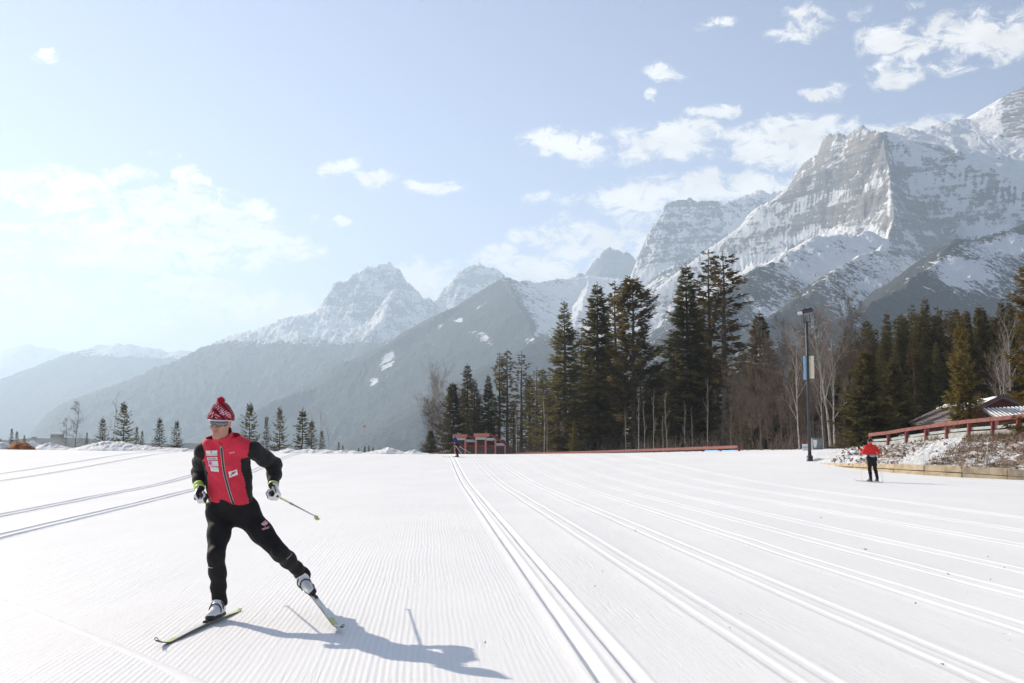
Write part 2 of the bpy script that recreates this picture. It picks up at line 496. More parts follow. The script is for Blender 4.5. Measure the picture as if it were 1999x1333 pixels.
# ------------------------------------------------------------------ snow banks along the far edge of the field
def snow_bank(px0, px1, Y, prof, depth=5.0, seed=0, base=None):
    """ridge of piled snow; prof: list of (px, py of the top)"""
    n = max(30, int((px1 - px0) * 1.1)); m = 26
    P = np.linspace(px0, px1, n)
    top = np.interp(P, [a for a, b in prof], [b for a, b in prof])
    V = np.zeros((m, n, 3))
    for j in range(m):
        v = j / (m - 1)                      # 0 front foot .. 1 back foot
        y = Y + (v - .5) * depth
        for i, px in enumerate(P):
            zt = at(px, top[i], Y)[2]; x = at(px, 880, Y)[0]
            zg = float(ground(x, y)) - .25
            hgt = max(0.02, zt - zg)
            e = min(1.0, (i + .5) / 5, (n - i - .5) / 5)
            k = math.sin(math.pi * v) ** .75 * e ** .6
            V[j, i] = (x, y, zg + hgt * k)
    X, Yy = V[..., 0], V[..., 1]
    lump = ridged(X * .9, Yy * .9, 4, seed + 3) * .22 + fbm(X * 2.6, Yy * 2.6, 4, seed + 8) * .17
    vv = np.linspace(0, 1, m)[:, None]
    V[..., 2] += (lump - .08) * np.sin(np.pi * vv) * np.clip((V[..., 2] - ground(X, Yy) + .25), 0.15, .9)
    V[..., 1] += fbm(X * 1.5, V[..., 2] * 3, 3, seed + 5) * .5 * np.sin(np.pi * vv)
    return obj('snow_bank', mesh_np('snow_bank', V.reshape(-1, 3), grid_faces(m, n), M_bank))
for args in [(-60, 26, 98, [(-60, 868), (0, 863), (8, 865), (26, 876)], 4, 1),
             (48, 148, 99, [(48, 872), (58, 862), (70, 866), (80, 872), (95, 865), (108, 868), (130, 873), (148, 877)], 5, 2),
             (140, 372, 97, [(140, 876), (160, 872), (180, 868), (205, 862), (235, 864), (255, 867), (275, 870), (310, 873), (372, 877)], 5, 3),
             (355, 560, 97, [(355, 879), (400, 876), (470, 878), (520, 880), (560, 883)], 4, 4),
             (540, 712, 95, [(540, 882), (560, 876), (580, 879), (600, 877), (612, 879), (640, 878), (655, 881), (672, 879), (690, 880), (712, 884)], 4, 5),
             (700, 860, 95, [(700, 886), (725, 881), (742, 879), (757, 874), (775, 879), (790, 883), (808, 879), (822, 884), (860, 887)], 4, 6)]:
    setp(snow_bank(*args), kind='structure')

# ------------------------------------------------------------------ valley floor out to the horizon
ys = np.concatenate([np.geomspace(132, 1200, 26), np.geomspace(1400, 24000, 22)])
us = np.linspace(-1.5, 1.5, 90)
Uv, Yv = np.meshgrid(us, ys)
Xv = Uv * Yv
zn = np.interp(Uv, [-.2, -.03, .02, .3], [-8, -3, .0, 1.2])
zf = np.interp(np.log(Yv), np.log([132, 170, 260, 600, 1200, 24000]), [-.6, -.4, 0, -14, -30, -40])
Zv = np.where(Yv < 300, np.minimum(g_back(Uv) - .35, 1.2) + (zn - .5) * sstep(150, 300, Yv) * .8, 0)
far = zf - 4
Zv = Zv * (1 - sstep(230, 520, Yv)) + far * sstep(230, 520, Yv) + 3 * fbm(Xv * .004, Yv * .004, 3, 2) * sstep(500, 1500, Yv)

# ================================================================== MOUNTAINS
def mountain_material(name, rock_a, rock_b, forest, snow_sc=1.0, tree_scale=.05, strata=.012, fscale=1.0):
    """one material: snow, rock and dark forest chosen per point from the mesh's own masks plus fine noise"""
    m, t, o = new_mat(name); N = NT(t)
    p = N.pos()
    a = N.n('ShaderNodeAttribute'); a.attribute_name = 'mask'
    sp = N.n('ShaderNodeSeparateColor'); N.l(a.outputs['Color'], sp.inputs[0])
    rock, forest_m, tint = sp.outputs[0], sp.outputs[1], sp.outputs[2]
    n_mid = N.noise(p, .010 * snow_sc, 6, .65)
    n_fine = N.noise(p, .035 * snow_sc, 5, .7)
    # horizontal beds of the rock, slightly tilted
    bed = N.noise(N.vscale(p, (strata * .16, strata * .16, strata * 2.1)), 1.0, 5, .66, 1.1)
    rk = N.math('ADD', rock, N.math('ADD', N.math('MULTIPLY', N.math('SUBTRACT', n_mid, .5), 1.35),
         N.math('ADD', N.math('MULTIPLY', N.math('SUBTRACT', bed, .5), .75), N.math('MULTIPLY', N.math('SUBTRACT', n_fine, .5), 1.2))))
    rkm = N.rng(rk, .44, .58)
    rc = N.mix(N.rng(n_fine, .3, .7), rock_a, rock_b)
    rc = N.mix(N.rng(bed, .45, .6, 0, .6), rc, tuple(c * .72 for c in rock_a))
    sc = N.mix(N.rng(n_mid, .3, .7), (.80, .80, .80), (.86, .86, .86))
    c = N.mix(rkm, sc, rc)
    tn = N.noise(N.vscale(p, (1, 1, .55)), tree_scale, 3, .75)
    t2 = N.noise(p, .004 * fscale, 6, .7)
    tk = N.math('ADD', forest_m, N.math('ADD', N.math('MULTIPLY', N.math('SUBTRACT', tn, .5), 1.25), N.math('MULTIPLY', N.math('SUBTRACT', t2, .5), 1.0)))
    tkm = N.rng(tk, .44, .60)
    fc = N.mix(N.rng(tn, .35, .65), forest, tuple(x * 1.6 for x in forest))
    c = N.mix(tkm, c, fc)
    hgt = N.math('ADD', N.math('MULTIPLY', n_fine, 1.0), N.math('MULTIPLY', N.math('MULTIPLY', tkm, tn), 1.2))
    hgt = N.math('ADD', hgt, N.math('MULTIPLY', N.math('MULTIPLY', bed, rkm), 1.6))
    nrm = N.bump(hgt, .55, 22.0)
    N.bsdf(o, c, .9, .1, 0, nrm)
    return m

def seg_field(X, Y, ridges, gul, seed, warp=0.0):
    """height as the highest of all ridge crests minus their slope profile; returns h, ridge distance, ridge id"""
    best = np.full(X.shape, -1e9); bd = np.zeros_like(X); bid = np.zeros(X.shape, dtype=int)
    rng = random.Random(seed)
    wx = fbm(X * .0016, Y * .0016, 4, seed + 40); wy = fbm(X * .0016, Y * .0016, 4, seed + 60)
    for rid, rdg in enumerate(ridges):
        pts, prof, jag = rdg[:3]; endk = rdg[3] if len(rdg) > 3 else 0; gk = rdg[4] if len(rdg) > 4 else 1.0
        P = [at(*q) for q in pts]
        # subdivide the crest and make it uneven
        Q = []
        for a, b in zip(P[:-1], P[1:]):
            L = np.linalg.norm((b - a)[:2]); k = max(2, int(L / 55))
            for i in range(k): Q.append(a + (b - a) * i / k)
        Q.append(P[-1]); Q = np.array(Q)
        sc = np.concatenate([[0], np.cumsum(np.linalg.norm(np.diff(Q[:, :2], axis=0), axis=1))])
        wob = min(26.0, jag * .6)
        Q[:, 0] += wob * 1.6 * fbm(sc / 130, 0 * sc + 3.1 * rid, 4, seed + 17, .6) * sstep(0, 60, sc)
        Q[:, 2] += jag * 1.9 * (fbm(sc / 170, 0 * sc + seed + rid * 3.3, 5, 7, .62))
        pd = np.array([q[0] for q in prof]); pz = np.array([q[1] for q in prof])
        if endk:
            e = (P[2] - P[0])[:2]; e = e / np.linalg.norm(e)
            pen = 1 + endk * sstep(-20, 160, -((X - P[0][0]) * e[0] + (Y - P[0][1]) * e[1]))
        for i in range(len(Q) - 1):
            a, b = Q[i], Q[i + 1]
            d = (b - a)[:2]; L2 = (d ** 2).sum() + 1e-6
            tu = ((X - a[0]) * d[0] + (Y - a[1]) * d[1]) / L2; t = np.clip(tu, 0, 1)
            dx = X - (a[0] + t * d[0]); dy = Y - (a[1] + t * d[1])
            dist = np.sqrt(dx * dx + dy * dy)
            zz = a[2] + t * (b[2] - a[2])
            cand = zz - np.interp(dist, pd, pz) + (45 if gul else 0)
            if endk: cand = cand - np.interp(dist, pd, pz) * (pen - 1)
            m = cand > best
            if not m.any(): continue
            tm = t[m]; dm = dist[m]; sm = sc[i] + tm * math.sqrt(L2)
            drop = np.interp(dm, pd, pz)
            if endk: drop = drop * pen[m]
            if gul: drop = drop + np.clip(gul * gk * ridged((sm + wx[m] * 260) / 210.0, (dm + wy[m] * 200) / 1500.0 + rid * 5.1, 4, seed + 2, .55) * drop, -26, 34)
            hm = a[2] + tm * (b[2] - a[2]) - drop
            old = best[m]; up = hm > old
            best[m] = np.where(up, hm, old); bd[m] = np.where(up, dm, bd[m]); bid[m] = np.where(up, rid, bid[m])
    return best, bd, bid

def mountain(name, px0, px1, Y0, Y1, nu, nY, ridges, mat, seed, gul=.16, rough=(18, .004), tree=None, rockslope=(.75, 1.15), floor=-60, extra=None, calm={}):
    us = (np.linspace(px0, px1, nu) - CX) / FPX / (CP - SP * 0.05)
    yy = np.linspace(Y0, Y1, nY)
    U, Y = np.meshgrid(us, yy); X = U * Y
    h, d, rid = seg_field(X, Y, ridges, gul, seed)
    amp, fr = rough
    k = sstep(0, 120, d)
    for q, w in calm.items(): amp = np.where(rid == q, (1 - sstep(0, 260, np.abs(d))) * rough[0] * .5 + rough[0] * w * sstep(0, 260, d), amp)
    h = h + amp * ridged(X * fr, Y * fr, 5, seed + 11, .6) * (.6 + .4 * k) + amp * .7 * ridged(X * fr * 3.1, Y * fr * 3.1, 4, seed + 13, .6)
    # slope by finite differences along the grid (u direction is nearly x, rows are y)
    dYr = np.gradient(h, axis=0) / np.gradient(Y, axis=0)
    dXr = np.gradient(h, axis=1) / np.gradient(X, axis=1)
    dYr = dYr - dXr * U
    slope = np.hypot(dXr, dYr)
    rock = sstep(rockslope[0], rockslope[1], slope)
    base = floor
    if tree is not None:
        lo, hi = tree                      # forest thins between these two heights
        wob = 160 * fbm(X * .0012, Y * .0012, 4, seed + 21)
        forest = 1 - sstep(lo, hi, h + wob)
        forest = forest * (1 - .75 * sstep(1.1, 1.6, slope))
    else: forest = np.zeros_like(h)
    if extra is not None: rock, forest = extra(X, Y, h, slope, rid, d, rock, forest)
    fu = np.linspace(0, 1, nu)[None, :]; fy = np.linspace(0, 1, nY)[:, None]
    side = sstep(0, .10, fu) * sstep(1, .90, fu) * sstep(0, .14, fy) * sstep(1.0, .93, fy)
    h = base + (np.maximum(h, base) - base) * side
    me = mesh_np(name, np.stack([X, Y, h], -1).reshape(-1, 3), grid_faces(nY, nu), mat)
    ca = me.color_attributes.new(name='mask', type='FLOAT_COLOR', domain='POINT')
    col = np.stack([rock, forest, fbm(X * .002, Y * .002, 3, seed) * .5 + .5, np.ones_like(h)], -1)
    ca.data.foreach_set('color', col.astype(np.float32).ravel())
    return setp(obj(name, me), kind='structure')
def pxy(X, Y, Z):
    """projection of a world point to photo pixels (used only to set where a snow gully or a stand of trees lies on a slope)"""
    d = Y * CP + (Z - CAMH) * SP; v = (-(Y) * SP + (Z - CAMH) * CP) / d
    return CX + X / d * FPX, CY - v * FPX

FOREST = (.030, .036, .034)
M_mid = mountain_material('forested_mountain', (.20, .19, .18), (.30, .29, .28), FOREST, tree_scale=.045)
M_main = mountain_material('limestone_massif', (.21, .195, .18), (.34, .32, .295), (.034, .034, .028), snow_sc=1.0, tree_scale=.06)
M_far = mountain_material('far_mountain', (.22, .21, .20), (.30, .29, .28), (.035, .040, .040), snow_sc=.7, tree_scale=.03)

M_grey_face = mountain_material('grey_rock_face', (.185, .187, .192), (.27, .272, .278), (.034, .034, .034), snow_sc=1.5, tree_scale=.05)
slope1 = [(0, 0), (200, 120), (1200, 720), (6000, 3300)]
easy = [(0, 0), (400, 190), (3000, 1300), (9000, 3600)]
cliff = [(0, 0), (30, 40), (140, 330), (300, 450), (1500, 1130), (6000, 3300)]
# the far ridges to the left
mountain('mountain', -500, 700, 16000, 18900, 300, 50, [([(-300, 690, 18000), (-60, 684, 18000), (0, 682, 18000), (30, 676, 18000), (55, 670, 18000), (80, 679, 18000), (130, 685, 18000), (180, 702, 18000), (280, 730, 18000)], easy, 40)], M_far, 31, tree=(700, 1000))
mountain('mountain', -500, 1100, 9500, 13900, 400, 100, [([(-300, 800, 11500), (-120, 775, 11800), (0, 744, 12000), (80, 713, 12200), (150, 690, 12300), (200, 674, 12500), (255, 672, 12500), (290, 682, 12500), (370, 687, 12500), (420, 700, 12500), (520, 722, 12500), (700, 760, 12500)], easy, 30),
   ([(205, 674, 12500), (230, 720, 11500), (250, 760, 10800)], easy, 20)], M_far, 32, tree=(820, 1120))
def ex_c(X, Y, h, sl, rid, d, rock, forest):
    px, py = pxy(X, Y, h)
    high = sstep(640, 600, py) * sstep(630, 650, px)
    rock = np.clip(rock * .50 + high * .05, 0, 1)
    return rock, np.maximum(forest, 1.2 * sstep(640, 700, py)) * (1 - high)
castle = [(0, 0), (40, 30), (160, 210), (420, 520), (900, 820), (2500, 1750), (6000, 3400)]
mountain('mountain', 0, 1320, 6000, 11200, 620, 170, [
   ([(300, 760, 8200), (340, 733, 8400), (400, 703, 8600), (440, 678, 8700), (480, 652, 8800), (520, 645, 8800), (560, 630, 9000), (600, 614, 9200), (635, 606, 9350), (646, 598, 9400)], easy, 26),
   ([(646, 598, 9400), (654, 575, 9450), (662, 549, 9500), (680, 539, 9500), (705, 535, 9500), (730, 527, 9500), (757, 518, 9500), (775, 530, 9500), (790, 550, 9500), (805, 570, 9500), (820, 592, 9600)], castle, 60),
   ([(820, 592, 9600), (845, 589, 9800), (866, 586, 10000), (880, 560, 10000), (900, 536, 10000), (925, 515, 10000), (936, 513, 10000), (960, 528, 10000), (985, 545, 10000), (1060, 585, 10000)], castle, 45),
   ([(757, 518, 9500), (772, 570, 9200), (750, 620, 8800), (720, 660, 8300)], castle, 40),
   ([(560, 630, 9000), (600, 680, 8300), (640, 720, 7800)], easy, 20),
   ([(480, 652, 8800), (470, 700, 8100), (430, 750, 7600)], easy, 20)], M_far, 33, gul=.34, rough=(40, .006), tree=(620, 900), extra=ex_c)
mountain('mountain', 920, 1560, 7600, 9900, 300, 90, [([(1030, 590, 9000), (1100, 552, 9000), (1145, 531, 9000), (1165, 511, 9000), (1180, 492, 9000), (1190, 487, 9000), (1207, 491, 9000), (1225, 500, 9000), (1246, 516, 9000), (1300, 560, 9000), (1400, 600, 9000)], castle, 40)], M_far, 34, gul=.3, rough=(34, .006))
# the dark forested mountain in the middle, with its snow bowl
def ex_e(X, Y, h, sl, rid, d, rock, forest):
    px, py = pxy(X, Y, h)
    bowl = sstep(-30, 30, (px - 985) - (py - 545) * .62) * (1 - sstep(640, 690, py + 25 * fbm(X * .004, Y * .004, 3, 4)))
    top = sstep(590, 548, py) * sstep(960, 1000, px)
    forest = np.where(bowl > 0, forest * (1 - bowl) + bowl * (.44 + .35 * fbm(X * .0035, Y * .0035, 4, 9) - .25 * sstep(1050, 1180, px)), np.clip(forest, 0, 1))
    def patch(cx, cy, rx, ry, rot, amt):
        nonlocal forest
        ax = (px - cx) * math.cos(rot) + (py - cy) * math.sin(rot); ay = -(px - cx) * math.sin(rot) + (py - cy) * math.cos(rot)
        k = np.exp(-((ax / rx) ** 2 + (ay / ry) ** 2) ** 1.2)
        forest = forest - amt * k * np.clip(.75 + 1.3 * fbm(X * .012, Y * .012, 4, 55), 0, 1.2)
    patch(757, 703, 30, 14, R(-62), 1.0); patch(728, 745, 12, 6, R(-30), 1.0)
    patch(945, 660, 38, 14, R(28), .62); patch(1035, 662, 26, 7, R(-35), .8)
    patch(855, 640, 40, 5, R(-32), .5); patch(895, 625, 9, 5, 0, .7); patch(935, 600, 60, 6, R(-34), .35)
    return rock, forest
mountain('mountain', 150, 1900, 2400, 8300, 860, 210, [
   ([(400, 860, 5000), (480, 815, 5400), (540, 782, 5600), (620, 752, 5800), (700, 706, 6000), (760, 675, 6100), (840, 629, 6300), (900, 596, 6500), (950, 569, 6600), (985, 545, 6700), (1010, 551, 6800), (1050, 553, 7000), (1100, 550, 7200), (1150, 540, 7400), (1200, 547, 7400), (1300, 560, 7300), (1420, 560, 7200)], [(0, 0), (300, 190), (1000, 560), (5000, 2500)], 18),
   ([(985, 545, 6700), (1005, 585, 6100), (1035, 640, 5500), (1050, 700, 4900)], [(0, 0), (300, 170), (1000, 560), (5000, 2500)], 15),
   ([(840, 800, 3900), (900, 765, 4100), (1000, 695, 4300), (1100, 645, 4500), (1200, 612, 4600), (1300, 597, 4700), (1420, 600, 4500)], [(0, 0), (300, 150), (1000, 520), (5000, 2500)], 22),
   ([(1150, 540, 7400), (1140, 590, 6700), (1120, 640, 6000)], [(0, 0), (300, 200), (1000, 620), (5000, 2700)], 22)], M_mid, 35, gul=.14, rough=(16, .004), tree=(920, 1250), rockslope=(1.0, 1.5), extra=ex_e)
# the steep grey face left of the main massif
def ex_g(X, Y, h, sl, rid, d, rock, forest):
    px, py = pxy(X, Y, h)
    face = sstep(545, 520, py) * sstep(1440, 1395, px - (py - 400) * .25)
    return np.clip(np.maximum(rock * .40, face * .52), 0, 1), forest * 0
face = [(0, 0), (30, 30), (320, 640), (700, 1000), (2500, 2000), (6000, 3600)]
mountain('mountain', 1080, 1800, 5200, 7900, 440, 160, [
   ([(1215, 580, 6500), (1230, 552, 6550), (1245, 525, 6600), (1262, 482, 6600), (1280, 442, 6600), (1298, 416, 6600), (1315, 403, 6600), (1345, 393, 6600), (1380, 391, 6600), (1420, 403, 6600), (1450, 419, 6700), (1478, 436, 6800)], face, 34),
   ([(1400, 410, 7150), (1425, 399, 7200), (1450, 389, 7200), (1485, 376, 7200), (1500, 381, 7200), (1540, 374, 7200), (1600, 390, 7200)], castle, 34)], M_grey_face, 36, gul=.3, rough=(26, .006), extra=ex_g)
# the main massif
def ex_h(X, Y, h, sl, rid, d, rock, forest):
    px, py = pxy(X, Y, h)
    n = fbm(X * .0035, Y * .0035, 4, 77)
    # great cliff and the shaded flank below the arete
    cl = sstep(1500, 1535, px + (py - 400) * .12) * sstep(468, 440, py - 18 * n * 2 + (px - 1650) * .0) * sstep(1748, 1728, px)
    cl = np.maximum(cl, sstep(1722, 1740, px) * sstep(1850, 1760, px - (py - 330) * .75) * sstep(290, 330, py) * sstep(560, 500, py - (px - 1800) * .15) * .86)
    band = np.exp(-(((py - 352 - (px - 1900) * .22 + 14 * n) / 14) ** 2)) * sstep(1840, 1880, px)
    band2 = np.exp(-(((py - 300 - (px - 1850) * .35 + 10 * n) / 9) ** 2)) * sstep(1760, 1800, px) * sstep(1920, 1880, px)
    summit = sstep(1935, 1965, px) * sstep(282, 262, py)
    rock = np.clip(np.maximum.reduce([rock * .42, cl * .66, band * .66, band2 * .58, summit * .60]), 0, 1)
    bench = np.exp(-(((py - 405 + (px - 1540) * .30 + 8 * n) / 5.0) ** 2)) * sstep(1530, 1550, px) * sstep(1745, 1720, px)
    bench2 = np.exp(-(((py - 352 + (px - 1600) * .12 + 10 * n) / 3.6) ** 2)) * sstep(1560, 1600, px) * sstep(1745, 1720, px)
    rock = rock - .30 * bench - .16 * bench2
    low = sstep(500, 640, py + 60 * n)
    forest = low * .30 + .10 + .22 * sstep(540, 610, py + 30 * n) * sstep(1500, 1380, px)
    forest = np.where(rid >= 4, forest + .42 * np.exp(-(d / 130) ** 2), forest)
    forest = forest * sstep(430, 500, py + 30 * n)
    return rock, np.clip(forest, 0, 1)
bigcliff = [(0, 0), (25, 60), (110, 330), (160, 400), (420, 590), (1500, 1180), (6000, 3300)]
snowr = [(0, 0), (60, 30), (500, 270), (1500, 900), (6000, 3200)]
spur = [(0, 0), (60, 34), (600, 370), (2000, 1150), (6000, 3000)]
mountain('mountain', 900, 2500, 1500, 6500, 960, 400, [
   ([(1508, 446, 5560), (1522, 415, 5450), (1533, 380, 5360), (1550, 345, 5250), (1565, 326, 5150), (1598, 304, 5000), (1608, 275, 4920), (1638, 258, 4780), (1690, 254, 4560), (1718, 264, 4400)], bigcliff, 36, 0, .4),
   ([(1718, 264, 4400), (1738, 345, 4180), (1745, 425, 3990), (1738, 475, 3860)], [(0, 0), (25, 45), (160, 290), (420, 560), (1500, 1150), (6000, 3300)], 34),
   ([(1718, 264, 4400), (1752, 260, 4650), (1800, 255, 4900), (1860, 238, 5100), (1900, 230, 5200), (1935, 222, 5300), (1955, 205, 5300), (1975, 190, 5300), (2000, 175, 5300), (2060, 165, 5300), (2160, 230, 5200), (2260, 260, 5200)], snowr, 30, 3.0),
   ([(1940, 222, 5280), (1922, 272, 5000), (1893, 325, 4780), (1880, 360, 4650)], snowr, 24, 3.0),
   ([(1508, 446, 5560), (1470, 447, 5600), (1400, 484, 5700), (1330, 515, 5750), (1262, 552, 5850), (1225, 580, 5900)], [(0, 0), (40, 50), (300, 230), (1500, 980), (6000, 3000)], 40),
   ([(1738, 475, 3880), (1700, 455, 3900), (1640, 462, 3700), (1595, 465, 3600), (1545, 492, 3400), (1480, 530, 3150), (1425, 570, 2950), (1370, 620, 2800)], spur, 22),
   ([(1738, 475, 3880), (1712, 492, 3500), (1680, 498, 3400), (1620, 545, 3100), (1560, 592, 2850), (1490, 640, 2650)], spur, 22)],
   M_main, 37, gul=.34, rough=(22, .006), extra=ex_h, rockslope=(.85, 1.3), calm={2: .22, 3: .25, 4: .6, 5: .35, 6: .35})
# the nearer dark spur at the right
def ex_i(X, Y, h, sl, rid, d, rock, forest):
    px, py = pxy(X, Y, h)
    n = fbm(X * .006, Y * .006, 4, 31)
    f = .80 + 0 * h
    k = np.exp(-(((px - 1885) / 52) ** 2 + ((py - 525 + n * 25) / 30) ** 2))
    k2 = np.exp(-(((px - 1985) / 70) ** 2 + ((py - 478 + n * 12) / 18) ** 2))
    k3 = np.exp(-(((px - 1950) / 120) ** 2 + ((py - 540) / 70) ** 2))
    return np.clip(rock * .4 + .5 * k2 * sstep(0, .2, n), 0, 1), np.clip(f - .62 * k - .75 * k2 - .20 * k3, 0, 1)
mountain('mountain', 1150, 2600, 900, 3900, 760, 200, [
   ([(2300, 430, 3300), (2100, 425, 3300), (1999, 441, 3300), (1960, 450, 3250), (1925, 458, 3200), (1900, 463, 3150), (1868, 473, 3050), (1838, 502, 2850), (1800, 532, 2650), (1760, 562, 2450), (1680, 608, 2150), (1600, 650, 1950), (1500, 705, 1800)], [(0, 0), (60, 36), (600, 380), (2000, 1150), (6000, 3000)], 16)],
   M_main, 38, gul=.16, rough=(9, .008), extra=ex_i)
# low forested foothills on the valley floor
def ex_z(X, Y, h, sl, rid, d, rock, forest): return rock * 0, np.clip(1.15 + .3 * fbm(X * .004, Y * .004, 3, 8), 0, 1)
mountain('hills', -900, 1900, 1600, 3400, 460, 50, [([(-500, 862, 2300), (0, 858, 2300), (160, 860, 2300), (300, 864, 2300), (450, 872, 2350), (650, 882, 2500), (840, 886, 2700), (1000, 886, 2800), (1500, 886, 2800)], [(0, 0), (200, 18), (900, 120), (4000, 700)], 6)], M_mid, 39, gul=.05, rough=(4, .01), extra=ex_z)
mv = mountain_material('valley_floor', (.2, .19, .18), (.3, .29, .28), FOREST, tree_scale=.06)
mev = mesh_np('valley', np.stack([Xv, Yv, Zv], -1).reshape(-1, 3), grid_faces(*Xv.shape), mv)
ca = mev.color_attributes.new(name='mask', type='FLOAT_COLOR', domain='POINT')
ca.data.foreach_set('color', np.stack([0 * Xv, np.where(Yv > 400, .75, .15), 0 * Xv, 0 * Xv + 1], -1).astype(np.float32).ravel())
setp(obj('valley', mev), kind='structure')

# ================================================================== HAZE (one closed box of even, thin air)
hm = bpy.data.materials.new('haze'); hm.use_nodes = True
ht = hm.node_tree
for n in list(ht.nodes): ht.nodes.remove(n)
ho = ht.nodes.new('ShaderNodeOutputMaterial'); hv = ht.nodes.new('ShaderNodeVolumePrincipled')
hv.inputs['Color'].default_value = (.66, .825, 1.0, 1)
hv.inputs['Density'].default_value = 1.05e-4
hv.inputs['Anisotropy'].default_value = 0.38
ht.links.new(hv.outputs[0], ho.inputs['Volume'])
hb = MB(); hb.box((0, 9500, 820), (62000, 30000, 1900 + 0))
hz = hb.part('haze', hm); setp(hz, kind='stuff')
# ================================================================== TREES
def foliage_material(name, col, col2, trans=.35):
    m, t, o = new_mat(name); N = NT(t)
    p = N.objc()
    oi = N.n('ShaderNodeObjectInfo')
    f = N.rng(N.noise(p, .9, 4, .65), .3, .7)
    c = N.mix(f, col, col2)
    hsv = N.n('ShaderNodeHueSaturation'); N.l(c, hsv.inputs['Color'])
    N.l(N.rng(oi.outputs['Random'], 0, 1, .78, 1.22, False), hsv.inputs['Value'])
    N.l(N.rng(oi.outputs['Random'], 0, 1, .485, .512, False), hsv.inputs['Hue'])
    d = N.n('ShaderNodeBsdfDiffuse'); N.l(hsv.outputs[0], d.inputs['Color'])
    tr = N.n('ShaderNodeBsdfTranslucent')
    warm = N.n('ShaderNodeMix', data_type='RGBA', blend_type='MULTIPLY'); warm.inputs['Factor'].default_value = 1
    N.l(hsv.outputs[0], warm.inputs['A']); warm.inputs['B'].default_value = (1.25, 1.12, .66, 1); N.l(warm.outputs['Result'], tr.inputs['Color'])
    mx = N.n('ShaderNodeMixShader'); mx.inputs[0].default_value = trans
    N.l(d.outputs[0], mx.inputs[1]); N.l(tr.outputs[0], mx.inputs[2]); N.l(mx.outputs[0], o.inputs['Surface'])
    return m
M_spruce = foliage_material('spruce_needles', (.088, .086, .050), (.138, .122, .068), .48)
M_pine = foliage_material('pine_needles', (.100, .088, .052), (.155, .128, .072), .48)
M_gold = foliage_material('golden_needles', (.115, .095, .040), (.190, .150, .062), .42)
M_young = foliage_material('young_spruce_needles', (.075, .078, .050), (.120, .112, .068), .4)
M_bark = plain('conifer_bark', (.11, .085, .065), .95, .1, var=.35, scale=3)
M_birch = plain('pale_birch_bark', (.42, .38, .33), .9, .15, var=.35, scale=2.2)
M_twig = plain('grey_brown_twigs', (.145, .112, .088), .95, .1, var=.3, scale=3)
M_twig2 = plain('pale_twigs', (.27, .225, .19), .95, .1, var=.3, scale=3)

